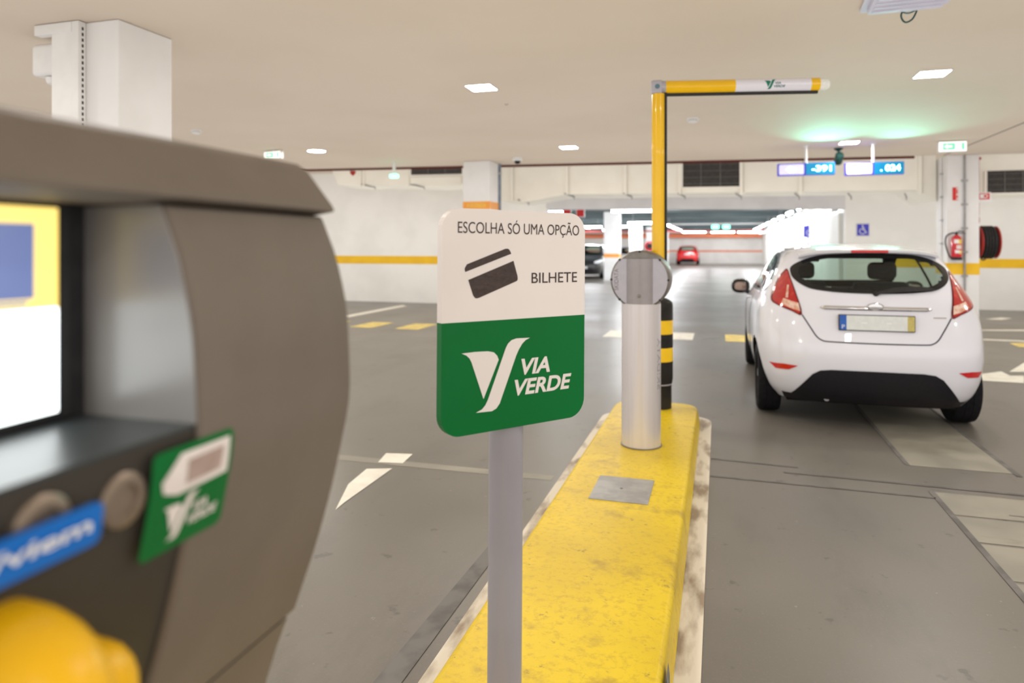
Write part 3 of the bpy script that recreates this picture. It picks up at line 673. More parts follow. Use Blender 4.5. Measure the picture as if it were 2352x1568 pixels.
def build_car(name, label, cat, loc, rz, pm, L=3.97, hs=1.0, ws=1.0, full=False, axf=None, group=None):
    B = Body(L, hs, ws); axf = axf or AX_F+(L-3.97)*.6
    car = thing(name, label, cat, loc, rz, group); n = 240 if full else 140
    zs = [.2+i*.03 for i in range(41)]+[1.406+.006*i for i in range(12)]+[1.476]
    zs = [z*hs for z in zs]
    mb = MB()
    for z in zs:
        for x, y in B.ring(z, n): mb.v.append(Vector((x, y, z)))
    for k in range(len(zs)-1):
        for i in range(n):
            j = (i+1) % n; mb.f.append((k*n+i, k*n+j, (k+1)*n+j, (k+1)*n+i)); mb.m.append(0)
    mb.f.append(tuple(range(n))[::-1]); mb.m.append(0); o_ = (len(zs)-1)*n; mb.f.append(tuple(o_+i for i in range(n))); mb.m.append(0)
    tmp = mb.build('body', [pm, M['inner'], M['bumper_black']])
    cut = MB()
    for y in (AX_R, axf):
        for sx in (-1, 1): cut.lathe([(.355, 0), (.355, .5)], T(sx*.56 if sx > 0 else -1.06, y, WR) @ RY(pi/2), 40)
    cu = cut.build('cutter', M['inner'])
    bo = tmp.modifiers.new('arch', 'BOOLEAN'); bo.operation = 'DIFFERENCE'; bo.object = cu; bo.solver = 'EXACT'
    dg = bpy.context.evaluated_depsgraph_get(); dg.update()
    me = bpy.data.meshes.new_from_object(tmp.evaluated_get(dg)); bpy.data.objects.remove(tmp); bpy.data.objects.remove(cu)
    me.name = 'body'; me.materials.clear(); me.materials.append(pm); me.materials.append(M['inner']); me.materials.append(M['bumper_black'])
    sc = lambda poly: [(u, v*hs) for u, v in poly]
    RW, SW, WS_ = sc(smooth_poly(REAR_WIN, 3)), sc(smooth_poly(SIDE_WIN, 3)), sc(smooth_poly(WIND, 3))
    RW = [(u*ws, v) for u, v in RW]; WS_ = [(u*ws, v) for u, v in WS_]
    bm = bmesh.new(); bm.from_mesh(me); kill = []
    rwh, swh, wsh = shrink(RW, .035, .022), shrink(SW, .03, .02), shrink(WS_, .03, .02)
    for f in bm.faces:
        c = f.calc_center_median(); nn = f.normal
        f.smooth = True; f.material_index = 0
        if c.z < .6 and abs(c.x) < .845:
            for y in (AX_R, axf):
                if hypot(c.y-y, c.z-WR) < .3552: f.material_index = 1
        if nn.z < -.9 and c.z < .25: f.material_index = 1
        if c.z < .262 and c.y < .5 and abs(c.x) < .65*ws: f.material_index = 2
        if c.z > .98*hs and c.z < 1.44*hs and len(f.verts) < 8:
            if c.y < 1.2 and abs(nn.y) > .5*abs(nn.x) and nn.y < 0 and inside((c.x, c.z), rwh): kill.append(f)
            elif abs(nn.x) > .5 and inside((c.y, c.z), swh): kill.append(f)
            elif c.y > 1.9 and nn.y > .2 and inside((c.x, c.z), wsh): kill.append(f)
    bmesh.ops.delete(bm, geom=kill, context='FACES'); bm.to_mesh(me); bm.free()
    try: me.set_sharp_from_angle(angle=radians(35))
    except Exception: pass
    body = bpy.data.objects.new('body', me); COL.objects.link(body); body.parent = car
    so = body.modifiers.new('lining', 'SOLIDIFY'); so.thickness = .02; so.offset = -1; so.material_offset = 1; so.material_offset_rim = 1
    FRr = lambda x, z, h: (x, B.rear(x, z)-h, z); FRf = lambda x, z, h: (x, B.front(x, z)+h, z)
    def FRs(sx): return lambda y, z, h: (sx*(B.side(y, z)+h), y, z)
    def pane(nm, poly, fr, bw, bh):
        q = MB(); inn = shrink(poly, bw, bh); ringsheet(q, poly, inn, fr, .006, 1); sheet(q, inn, fr, .006, 0, .06, .04)
        return q.build(nm, [M['glass'], M['frit']], car, smooth=True)
    rw = pane('rear_window', RW, FRr, .055, .034)
    pane('windscreen', WS_, FRf, .045, .03)
    for sx in (-1, 1):
        w_ = pane('side_window', SW, FRs(sx), .04, .028)
        q = MB(); sheet(q, [(1.56, 1.02*hs), (1.66, 1.02*hs), (1.62, 1.395*hs), (1.53, 1.395*hs)], FRs(sx), .009, 0, .05, .04); q.build('pillar_trim', M['frit'], w_, smooth=True)
        q = MB(); sheet(q, [(.93, 1.045*hs), (.97, 1.045*hs), (1.0, 1.36*hs), (.96, 1.35*hs)], FRs(sx), .009, 0, .05, .04); q.build('pillar_trim', M['frit'], w_, smooth=True)
    # wheels
    for y in (AX_R, axf):
        for sx in (-1, 1):
            Mw = T(sx*.745*ws, y, WR) @ RY(pi/2*sx)
            q = MB(); q.lathe([(.21, -.092), (.27, -.096), (.292, -.085), (.3, -.06), (.3, -.03), (.296, -.026), (.3, -.022), (.3, .022), (.296, .026), (.3, .03), (.3, .06), (.292, .085), (.27, .096), (.21, .092), (.205, 0)], Mw, 48, 0, cap=False)
            wh = q.build('wheel', M['tyre'], car, smooth=True)
            q = MB(); q.lathe([(.212, -.08), (.215, .075), (.20, .085), (.19, .06), (.05, .045), (.045, .06), (.0, .062)], Mw, 40, 1, cap=False)
            for k in range(5): q.box(-.03, .03, .03, .195, .05, .078, 0, Mw @ RZ(2*pi*k/5))
            q.build('rim', [M['rim'], M['bumper_black']], wh, smooth=True)
    # tail lamps
    tl = [(u*ws, v*hs) for u, v in TAIL]
    for sx in (-1, 1):
        fr = lambda x, z, h, sx=sx: (sx*-x, B.rear(x, z)-h, z)
        q = MB(); sp = smooth_poly(tl, 3)
        lo = [p for p in tl if p[1] < 1.02*hs]
        sheet(q, sp, fr, .006, 2, .03, .03); inn = shrink(sp, .014, .016); sheet(q, inn, fr, .012, 0, .03, .03)
        if full: sheet(q, [(-.548, .998*hs), (-.538, .935*hs), (-.60, .952*hs), (-.672, .985*hs), (-.655, 1.03*hs), (-.60, 1.012*hs)], fr, .015, 1, .03, .03)
        if full: sheet(q, [(-.618, 1.135), (-.606, 1.135), (-.622, 1.035), (-.640, 1.035)], fr, .015, 1, .03, .03)  # pale streak painted on the upper lens as a reflected glint
        q.build('tail_lamp', [M['tail_red'], M['tail_clear_glint'], M['tail_rim']], car, smooth=True)
    # lower bumper insert, plate
    q = MB(); ins = [(-.655, .232), (-.60, .262), (-.52, .365), (-.455, .445), (-.40, .478), (-.32, .488), (0, .49), (.32, .488), (.40, .478), (.455, .445), (.52, .365), (.60, .262), (.655, .232), (0, .225)]
    ins = [(u*ws, v) for u, v in ins]
    sheet(q, ins, FRr, .010, 0, .05, .03); q.build('bumper_insert', M['bumper_black'], car, smooth=True)
    py = B.rear(0, .86)-.028
    q = MB(); q.box(-.265, .265, py, py+.03, .80, .922, 2); q.box(-.26, .26, py-.004, py, .806, .918, 0)
    q.box(-.26, -.212, py-.005, py-.003, .806, .918, 1); q.box(.212, .26, py-.005, py-.003, .806, .918, 3)
    pl = q.build('number_plate', [M['plate'], M['plate_blue'], M['bumper_black'], M['plate_yellow']], car)
    if not full:      # plain front: headlamps, grille, plate
        for sx in (-1, 1):
            q = MB(); sheet(q, smooth_poly([(sx*.52*ws, .70*hs), (sx*.60*ws, .78*hs), (sx*.76*ws, .83*hs), (sx*.80*ws, .76*hs), (sx*.68*ws, .68*hs)], 3), FRf, .008, 0, .04, .04); q.build('headlamp', M['headlamp'], car, smooth=True)
        q = MB(); sheet(q, [(-.55, .34), (.55, .34), (.42, .52), (-.42, .52)], FRf, .006, 0, .06, .05); q.build('front_grille', M['bumper_black'], car, smooth=True)
        fy_ = B.front(0, .5); q = MB(); q.box(-.26, .26, fy_, fy_+.02, .47, .58, 0); q.box(.2, .26, fy_+.02, fy_+.022, .47, .58, 1); q.build('number_plate', [M['plate'], M['plate_yellow']], car)
        return car
    q = MB()
    for t_, a in (('-', -.085), ('-', .085)): q.box(a-.018, a+.018, py-.0055, py-.004, .858, .866)
    put_text(q, 'P', lambda u, v, h: (-.245+.02*u, py-.0055-h, .815+.03*v), 0, 1, 0, 1); q.build('plate_print', M['white_sign'], pl)
    # hatch seam
    q = MB(); seam = [(-.523, .905), (-.46, .80), (-.425, .745), (-.385, .715), (-.32, .706), (0, .703), (.32, .706), (.385, .715), (.425, .745), (.46, .80), (.523, .905)]
    seam = smooth_poly(seam, 6, False); q.tube([FRr(x, z, -.0005) for x, z in seam], .0055, 6); q.build('hatch_seam', M['door_gap'], car, smooth=True)
    for dy in (1.62, 2.62):
        q = MB(); q.tube([FRs(-1)(dy, z, -.0005) for z in [.3+.07*i for i in range(11)]], .004, 6)
        q.build('door_seam', M['door_gap'], car, smooth=True)
    for y in (1.78, 2.75)[:1]:
        q = MB(); q.tube([FRs(-1)(y+.18*t, .93-.01*t, .03*sin(pi*t)+.004) for t in [i/8 for i in range(9)]], .012, 8); q.build('door_handle', M['car_white'], car, smooth=True)
    # reflectors
    for sx in (-1, 1):
        fr = lambda x, z, h, sx=sx: (sx*-x, B.rear(x, z)-h, z)
        q = MB(); sheet(q, [(-.560, .503), (-.625, .466), (-.72, .460), (-.765, .500), (-.66, .509)], fr, .006, 0, .03, .02); q.build('reflector', M['reflector'], car, smooth=True)
    # chrome strip and oval emblem
    q = MB(); st = [(-.395, .972), (-.36, .985), (.36, .985), (.395, .972), (.36, .958), (-.36, .958)]
    sheet(q, st, FRr, .016, 0, .05, .05)
    ch = q.build('chrome_strip', M['chrome'], car, smooth=True); s_ = ch.modifiers.new('t', 'SOLIDIFY'); s_.thickness = .014; s_.offset = -1
    q = MB(); ey = B.rear(0, .98)
    q.lathe([(.052, 0), (.052, .022), (.046, .027), (.043, .024), (.0, .026)], T(0, ey, .985) @ RX(pi/2) @ Matrix.Diagonal((1.15, .55, 1, 1)), 32); q.build('emblem', M['chrome'], car, smooth=True)
    # model-name lettering strip on the hatch, right
    q = MB(); sheet(q, [(.40, .905), (.49, .905), (.49, .913), (.40, .913)], FRr, .004); q.build('hatch_badge', M['chrome'], car)
    # spoiler with high brake lamp
    q = MB(); N_ = 20; rows = []
    for i in range(N_+1):
        x = -.52+1.04*i/N_; t = 1-(x/.56)**2*.55
        yb = .275+.10*(x/.52)**2; zt = 1.428-.035*(x/.52)**4*1.2
        rows.append([(x, .62, 1.449-.03*(x/.52)**4), (x, .45, 1.440-.035*(x/.52)**4), (x, yb+.02, zt), (x, yb, zt-.008), (x, yb+.01, zt-.026), (x, yb+.13, zt-.034), (x, .62, zt-.02)])
    k_ = len(rows[0]); q.v = [Vector(p) for r in rows for p in r]
    for i in range(N_):
        for k in range(k_): q.f.append((i*k_+k, i*k_+(k+1) % k_, (i+1)*k_+(k+1) % k_, (i+1)*k_+k)); q.m.append(0)
    q.f.append(tuple(range(k_))); q.f.append(tuple(N_*k_+i for i in range(k_))[::-1]); q.m += [0, 0]
    spo = q.build('spoiler', M['car_white'], car, smooth=True)
    q = MB(); q.box(-.135, .135, .272, .29, 1.403, 1.424); q.build('brake_lamp', M['reflector'], spo, bevel=.004)
    # rear wiper
    q = MB(); wp = [(.0, 1.086), (.05, 1.104), (.13, 1.128), (.25, 1.142), (.38, 1.138), (.445, 1.118), (.36, 1.108), (.2, 1.098), (.06, 1.086), (.03, 1.074)]
    sheet(q, smooth_poly(wp, 3), FRr, .026, 0, .04, .02); q.lathe([(.022, 0), (.02, .03)], T(.015, B.rear(0, 1.085)+.01, 1.083) @ RX(pi/2), 16)
    q.build('wiper', M['rubber'], car, smooth=True)
    # door mirrors
    for sx in (-1, 1):
        q = MB(); blob(q, (sx*.915, 2.80, .985), (.105, .062, .085), .8); q.tube([(sx*.80, 2.83, .90), (sx*.86, 2.82, .93)], .028, 8)
        mi = q.build('door_mirror', M['frit'], car, smooth=True)
        q = MB(); q.prism(smooth_poly([(-.055, -.04), (.05, -.045), (.06, 0), (.05, .042), (-.04, .046), (-.066, .01)], 3), lambda u, v, h: (sx*.915+u, 2.742-h, .985+v), 0, .004); q.build('mirror_glass', M['mirror_glass'], mi)
    # roof rail trim
    for sx in (-1, 1):
        q = MB(); q.tube([(sx*(B.w(1.43)-.012+.0*y), y, 1.432) for y in (1.0, 1.3, 1.6, 1.9)], .008, 6); q.build('roof_trim', M['frit'], car, smooth=True)
    # seats, dashboard, wheel
    def cushion(nm, x0, x1, y0, y1, z0, z1, lean=0):
        q = MB(); q.box(x0, x1, y0, y1, z0, z1, 0, T(0, y0, z0) @ RX(-lean) @ T(0, -y0, -z0)); return q.build(nm, M['seat'], car, bevel=.05, segs=3)
    for x in (-.37, .37):
        cushion('front_seat', x-.25, x+.25, 1.75, 1.90, .5, 1.10, -.22)
        cushion('headrest', x-.13, x+.13, 1.60, 1.70, 1.13, 1.30)
    cushion('rear_seat', -.62, .62, .82, .98, .5, .98, -.2)
    for x in (-.36, .36): cushion('headrest', x-.12, x+.12, .72, .80, 1.0, 1.10)
    q = MB(); q.box(-.66, .66, 2.5, 2.85, .6, 1.0); q.build('dashboard', M['inner'], car, bevel=.05)
    q = MB(); q.tube([(-.37+.17*cos(a), 2.42+.05*sin(a), .93+.16*sin(a)) for a in [2*pi*i/24 for i in range(24)]], .014, 8, closed=True); q.build('steering_wheel', M['inner'], car, smooth=True)
    q = MB(); q.box(-.62, .62, .32, 3.7, .17, .24); q.build('underbody', M['inner'], car)
    q = MB(); q.tube([(-.34, .35, .24), (-.34, .12, .24)], .022, 12); q.build('exhaust', M['steel'], car, smooth=True)
    return car

build_car('hatchback_car', 'white hatchback seen from behind, leaving through the right lane', 'car', (1.165, 5.83, 0), 0, M['car_white'], full=True)
rc = on_z(1576, 606, 0)
build_car('red_car', 'small red car parked at the far end of the hall', 'car', (-2.45, 57.0, 0), 0, M['car_red'], 4.2, 1.06, 1.05)
bc = on_y(1340, 567, 30.2)
build_car('dark_car', 'black car parked facing the camera left of the nearest hall pillar', 'car', (bc.x-.1, 34.6, 0), pi, M['car_black'], 4.3, 1.06, 1.04)
dc = on_y(1425, 567, 38.5)
build_car('silver_car', 'silver car parked between the first two hall pillars', 'car', (dc.x+.3, 42.5, 0), pi, M['car_silver'], 4.2, 1.0, 1.0)

# ------------------------------------------------------------------ ceiling lamps
def make_lamp(label, x, y, s=.24, z=CH, round_=False):
    t = thing('ceiling_lamp', label, 'ceiling lamp', (x, y, z), 0, 'recessed ceiling lamps')
    b = MB()
    if round_:
        b.lathe([(s/2, 0), (s/2, -.008), (s/2-.014, -.010)], n=32, cap=False); b.build('lamp_frame', M['white_plastic'], t, smooth=True)
        b = MB(); b.lathe([(.001, -.006), (s/2-.01, -.006)], n=32, cap=False); b.build('diffuser', M['lamp'], t)
        return t
    h = s/2
    for x0, x1, y0, y1 in ((-h-.012, h+.012, -h-.012, -h), (-h-.012, h+.012, h, h+.012), (-h-.012, -h, -h, h), (h, h+.012, -h, h)): b.box(x0, x1, y0, y1, -.008, .004)
    b.build('lamp_frame', M['white_plastic'], t)
    b = MB(); b.box(-h, h, -h, h, -.006, .003); b.build('diffuser', M['lamp'], t)
    return t
make_lamp('square recessed ceiling lamp above the white and green sign', -2.205, 6.26)
make_lamp('square recessed ceiling lamp nearest the upper right corner', 1.825, 6.93)
make_lamp('round recessed ceiling lamp above the end of the machine hood', -6.2, 9.61, .30, CH, True)
make_lamp('square recessed ceiling lamp near the dome camera', -2.23, 10.41)
make_lamp('square recessed ceiling lamp above the two counter displays', 1.85, 11.14)
for x, y in ((-6.2, 6.0), (-6.2, 2.4), (-2.2, 2.2), (1.83, 2.6), (5.85, 2.6), (5.85, 7.0), (5.85, 11.2), (-2.2, -1.6), (1.83, -1.6), (-10, 6), (-10, 10), (-6.2, -1.6)):
    make_lamp('recessed ceiling lamp outside the view', x, y)

# flush fixture with a hanging cable loop, upper right
fx = thing('antenna_panel', 'lilac white ribbed plastic panel with hanging cable loop under the ceiling', 'antenna panel', (1.12, 4.73, CH), radians(-3))
b = MB(); b.prism(rounded_rect(.50, .40, .03, 5), lambda u, v, h: (u, v, h), -.022, 0); b.build('back_plate', M['lilac_plastic'], fx, bevel=.004)
b = MB(); b.prism(rounded_rect(.42, .34, .03, 5, 0, -.01), lambda u, v, h: (u, v, h), -.052, -.02)
for k in range(4): b.box(-.19, .19, -.14+k*.075, -.115+k*.075, -.058, -.05)
b.build('cover', M['lilac_plastic'], fx, bevel=.010, segs=3)
b = MB(); b.tube(smooth_poly([(.01, .19, -.01), (-.005, .215, -.06), (.02, .225, -.10), (.06, .22, -.085), (.085, .21, -.03), (.085, .19, -.01)], 5, False), .0055, 8); b.build('cable', M['cctv'], fx, smooth=True)
b = MB(); b.tube(smooth_poly([(-.01, .18, -.01), (.0, .21, -.035), (.04, .22, -.045), (.08, .21, -.03), (.10, .18, -.01)], 5, False), .005, 8); b.build('cable', M['grey_print'], fx, smooth=True)

def detector(label, x, y, r=.055, name='smoke_detector'):
    t = thing(name, label, 'smoke detector', (x, y, CH), 0, 'small ceiling detectors')
    b = MB(); b.lathe([(r, 0), (r, -.018), (r*.8, -.022)], n=24); b.build('base', M['white_plastic'], t, smooth=True)
    b = MB(); b.lathe([(r*.72, -.026), (r*.75, -.045), (r*.4, -.055)], n=24); b.build('sensor_head', M['white_plastic'], t, smooth=True)
    b = MB(); b.lathe([(r*.7, -.022), (r*.7, -.027)], n=24); b.build('vent_ring', M['black_plastic'], t)
    return t
detector('round white smoke detector right of the yellow boom', -.3, 8.5, .075)
detector('small white smoke detector above the machine hood near the left pillar', -6.63, 7.45, .07)
t = thing('ceiling_hook', 'tiny dark hook in the ceiling below the nearest square lamp', 'hook', (-2.2, 7.06, CH))
b = MB(); b.tube([(-.02, 0, 0), (-.012, 0, -.008), (0, 0, -.012), (.012, 0, -.008), (.02, 0, 0)], .003, 6); b.build('wire', M['steel'], t)
# dome camera
t = thing('dome_camera', 'white dome security camera at the ceiling edge above the sign', 'security camera', (-3.33, 11.32, CH))
b = MB(); b.lathe([(.085, 0), (.085, -.05), (.07, -.065)], n=28); b.build('base', M['white_plastic'], t, smooth=True)
b = MB(); b.lathe([(.055, -.065), (.052, -.09), (.035, -.112), (.002, -.12)], n=24); b.build('dome', M['frit'], t, smooth=True)
# dark bullet camera between the displays
t = thing('bullet_camera', 'dark green bullet camera hanging between the two counter displays', 'security camera', (1.80, 11.75, CH))
b = MB(); b.lathe([(.07, 0), (.06, -.02), (.015, -.05), (.015, -.11)], n=20); b.build('mount', M['cctv'], t, smooth=True)
b = MB(); b.lathe([(.05, -.1), (.062, -.08), (.062, .10), (.05, .12)], T(0, -.02, -.17) @ RX(radians(60)), 24); b.build('camera_body', M['cctv'], t, smooth=True)

# ------------------------------------------------------------------ hanging counter displays
def arrow(up):
    p = [(-.085, 0), (-.01, .062), (-.01, .030), (.075, .030), (.075, -.030), (-.01, -.030), (-.01, -.062)]
    return [(-v, -u) for u, v in p] if up else p
def display(label, px0, px1, py0, py1, Y, pole_px, digits, up, glow):
    a = on_y(px0, py1, Y); c = on_y(px1, py0, Y); w, h = c.x-a.x, c.z-a.z; pxx = on_y(pole_px, 400, Y).x-a.x-w/2
    t = thing('counter_display', label, 'display sign', ((a.x+c.x)/2, Y, a.z), 0, None)
    b = MB(); b.box(-w/2, w/2, 0, .09, 0, h); case = b.build('case', M['blue_frame'], t, bevel=.006)
    F = lambda u, v, hh: (u, -.001-hh, h/2+v)
    b = MB(); b.prism(rounded_rect(w*.44, h*.84, .02, 4, -w*.255, 0), F, 0, .003); pn = b.build('arrow_pane', M['arrow_pane'], case)
    b = MB(); k = h/.2
    b.prism([(-w*.255+u*k, v*k) for u, v in arrow(up)], F, .003, .0045); b.build('arrow', M['arrow_lit'], pn)
    b = MB(); b.box(w*.0, w*.495, -.004, 0, h*.03, h*.97); lp = b.build('led_panel', M['led_back'], case)
    b = MB(); put_text(b, digits, F, w*.10, w*.44, -h*.24, h*.27, 0, 0, .03, .006); b.build('digits', M['led'], lp)
    b = MB(); b.lathe([(.022, h), (.022, CH-a.z)], T(pxx, .045, 0), 16); b.build('pole', M['white_plastic'], t, smooth=True)
    b = MB(); b.lathe([(.05, CH-a.z-.01), (.05, CH-a.z)], T(pxx, .045, 0), 16); b.build('ceiling_plate', M['white_plastic'], t, smooth=True)
    li = bpy.data.lights.new('led_glow', 'AREA'); li.shape = 'RECTANGLE'; li.size = w*.45; li.size_y = h*.7; li.energy = glow; li.color = (.22, 1.0, .74); li.spread = radians(70)
    lo = bpy.data.objects.new('led_glow', li); COL.objects.link(lo); lo.parent = t; lo.location = (w*.25, -.03, h/2); lo.rotation_euler = (radians(-104), 0, 0)
    return t
display('hanging blue counter display with left arrow reading -391', 1786, 1918, 372, 404, 11.24, 1852, '-391', False, 7.5)
display('hanging blue counter display with up arrow reading 024', 1941, 2077, 370, 403, 11.29, 2007, '. 024', True, 4.5)

# exit signs
def exit_sign(label, px0, px1, py0, py1, Y, rz=0):
    a = on_y(px0, py1, Y); c = on_y(px1, py0, Y); w, h = c.x-a.x, c.z-a.z
    t = thing('exit_sign', label, 'exit sign', ((a.x+c.x)/2, Y, a.z), rz)
    b = MB(); b.box(-w/2, w/2, 0, .07, 0, h); cs = b.build('case', M['white_plastic'], t, bevel=.015)
    b = MB(); b.box(-w*.47, w*.47, -.004, .001, h*.08, h*.92); pn = b.build('lit_pane', M['exit_white'], cs)
    F = lambda u, v, hh: (u*w, -.005-hh, h/2+v*h)
    b = MB(); ar = [(-.30, 0), (-.17, .22), (-.17, .09), (-.02, .09), (-.02, -.09), (-.17, -.09), (-.17, -.22)]
    b.add([F(*p, 0) for p in [(-.34, -.3), (.08, -.3), (.08, .3), (-.34, .3)]], [(0, 1, 2, 3)], 0); b.add([F(*p, 0) for p in [(.30, -.3), (.40, -.3), (.40, .3), (.30, .3)]], [(0, 1, 2, 3)], 0)
    b.add([F(*p, .001) for p in ar], [tuple(range(7))], 1); b.build('pictogram', [M['exit_green'], M['exit_white']], pn)
    if a.z+h < CH-.02:
        b = MB(); b.box(-.02, .02, .02, .05, h, CH-a.z); b.build('bracket', M['white_plastic'], t)
    return t
exit_sign('lit green exit sign with left arrow on the ceiling above the right pillar', 2155, 2222, 322, 350, 11.36)
exit_sign('small lit green exit sign peeking over the machine hood', 602, 648, 346, 366, 9.3, radians(-12))
# single green pendant lamp on the left
t = thing('bay_indicator', 'small glowing green indicator lamp hanging in front of the left duct', 'indicator lamp', (-5.67, 11.3, CH))
g = on_y(905, 404, 11.3)
b = MB(); b.lathe([(.03, 0), (.03, g.z+.03-CH)], n=16); b.build('stem', M['white_plastic'], t, smooth=True)
b = MB(); b.box(-.075, .075, -.05, .05, g.z-.035-CH, g.z+.03-CH); b.build('lamp_body', M['green_led'], t, bevel=.02)

# ------------------------------------------------------------------ ducts, grilles, pipes behind the ceiling edge
DS = .1155; DANG = atan2(DS, 1)
def duct_frame(x0, y0):            # u along the duct, v up, h towards the viewer
    return lambda u, v, h: (x0+u*cos(DANG)+h*sin(DANG), y0+u*sin(DANG)-h*cos(DANG), v)
def on_duct(px, py, x0, y0, h=0):
    """point where the sight line meets the duct's front plane -> (u, v)"""
    d = ray(px, py); nx, ny = sin(DANG), -cos(DANG); k = (x0*nx+y0*ny+h)/(d.x*nx+d.y*ny); p = d*k
    return ((p.x-x0)*cos(DANG)+(p.y-y0)*sin(DANG), p.z+CAM_H)
def grille(parent, fr, u0, u1, v0, v1, cols):
    b = MB(); b.prism([(u0, v0), (u1, v0), (u1, v1), (u0, v1)], fr, .0, .012); g_ = b.build('grille', M['grille'], parent)
    b = MB()
    for i in range(cols+1): u = u0+(u1-u0)*i/cols; b.prism([(u-.008, v0), (u+.008, v0), (u+.008, v1), (u-.008, v1)], fr, .012, .022)
    for i in range(4): v = v0+(v1-v0)*(i+.5)/4; b.prism([(u0, v-.004), (u1, v-.004), (u1, v+.004), (u0, v+.004)], fr, .012, .018)
    b.build('grille_bars', M['grille_bar'], g_)
    b = MB()
    for q in ([(u0-.04, v0-.04), (u1+.04, v0-.04), (u1+.04, v0), (u0-.04, v0)], [(u0-.04, v0), (u0, v0), (u0, v1), (u0-.04, v1)], [(u1, v0), (u1+.04, v0), (u1+.04, v1), (u1, v1)]): b.prism(q, fr, .0, .03)
    b.build('grille_frame', M['duct'], g_)
DX, DY = -2.76, 12.95
fr = duct_frame(DX, DY); od = lambda px, py: on_duct(px, py, DX, DY)
t = thing('ventilation_duct', 'long cream ventilation duct above the wide opening', 'ventilation duct')
bt = [od(1152, 460), od(1203, 464), od(1302, 446), od(1433, 445), od(2110, 436), od(2150, 462)]
b = MB(); pl_ = bt+[(bt[-1][0], 3.42), (bt[0][0], 3.42)]
b.prism(pl_, fr, -1.15, 0); dct = b.build('duct_body', M['duct'], t)
for px in (1176, 1302, 1436, 1560, 1702, 1838, 2112):
    b = MB(); u = od(px, 440)[0]; lo = od(px, 446)[1]-(.12 if px < 1200 else 0)
    b.prism([(u-.03, lo-.01), (u+.03, lo-.01), (u+.03, 3.3), (u-.03, 3.3)], fr, 0, .035); b.prism([(u+.05, lo-.01), (u+.065, lo-.01), (u+.065, 3.3), (u+.05, 3.3)], fr, 0, .03); b.build('flange', M['duct'], t)
for px in (1203, 1310, 1445, 1570, 1702, 1838, 1960, 2090):
    u = od(px, 440)[0]; lo = od(px, 446)[1]-(.12 if px < 1250 else 0)
    b = MB(); b.tube([fr(u-.1, lo+.01, .05), fr(u+.05, lo-.025, -.3)], .016, 6); b.tube([fr(u+.05, lo-.025, -.3), fr(u+.05, lo-.08, -.3)], .012, 6); b.build('bracket', M['steel'], t)
g0, g1 = od(1566, 430), od(1699, 376); grille(t, fr, g0[0], g1[0], g0[1], 3.05, 3)
# left duct
LX, LY = -8.6, 12.75
fl_ = duct_frame(LX, LY); ol = lambda px, py: on_duct(px, py, LX, LY)
t = thing('ventilation_duct', 'cream ventilation duct with dark grille left of the middle pillar', 'ventilation duct')
bt = [ol(757, 378), ol(776, 424), ol(828, 427), ol(860, 424), ol(1000, 428), ol(1066, 424)]
b = MB(); b.prism(bt+[(bt[-1][0], 3.42), (bt[0][0]-.3, 3.42)], fl_, -1.0, 0); b.build('duct_body', M['duct'], t)
for px in (829, 836, 938): b = MB(); u, lo = ol(px, 428); b.prism([(u-.02, lo), (u+.02, lo), (u+.02, 3.2), (u-.02, 3.2)], fl_, 0, .03); b.build('flange', M['duct'], t)
b = MB(); u0, v0 = ol(946, 423); u1, v1 = ol(1060, 405); b.prism([(u0, v0), (u1, v0), (u1, v1), (u0, v1)], fl_, 0, .05); b.build('flange', M['duct'], t)
for px in (862, 975): u, lo = ol(px, 428); b = MB(); b.tube([fl_(u-.3, lo+.05, .02), fl_(u, lo-.02, .0), fl_(u, lo-.06, .0)], .014, 6); b.build('bracket', M['steel'], t)
g0, g1 = ol(945, 402), ol(1062, 380); grille(t, fl_, g0[0], g1[0], g0[1], g1[1]+.06, 3)
# right duct
RX_, RY_ = 4.4, 14.0
frr = lambda u, v, h: (RX_+u, RY_-h, v)
def orr(px, py): p = on_y(px, py, RY_); return (p.x-RX_, p.z)
t = thing('ventilation_duct', 'cream ventilation duct with large dark grille right of the fire hose pillar', 'ventilation duct')
a = orr(2250, 447); b = MB(); b.prism([(-.15, a[1]), (5.5, a[1]), (5.5, 3.1), (-.15, 3.1)], frr, -1.2, 0); b.build('duct_body', M['duct'], t)
g0, g1 = orr(2266, 446), orr(2520, 386); grille(t, frr, g0[0], g1[0], g0[1]+.02, g1[1], 6)
# red sprinkler pipe under the ceiling edge, with sprinkler heads
t = thing('sprinkler_pipe', 'thin dark red sprinkler pipe running along the ceiling edge', 'pipe')
b = MB(); b.tube([(-8.8, EDGE(-8.8)-.06+.12, CH-.014), (3.2, EDGE(3.2)+.06, CH-.014)], .024, 10); b.build('pipe_run', M['old_pipe'], t, smooth=True)
for px in (803,):
    p = on_y(px, 384, EDGE(-7.5)); b = MB(); b.lathe([(.06, 0), (.05, -.05), (.01, -.09)], T(p.x, EDGE(p.x)+.06, CH-.05), 14); b.build('sprinkler_head', M['red_pipe'], t, smooth=True)
# pipe beside middle pillar
p = on_y(1147, 400, 12.15)
t = thing('drain_pipe', 'grey blue vertical pipe beside the middle pillar', 'pipe', (p.x, 12.15, 0))
b = MB(); b.lathe([(.035, 0), (.035, CH)], n=14); b.build('pipe_run', M['grey_blue'], t, smooth=True)
for z in (1.0, 2.0, 2.8): b = MB(); b.lathe([(.042, z), (.042, z+.04)], n=14); b.build('clamp', M['steel'], t, smooth=True)

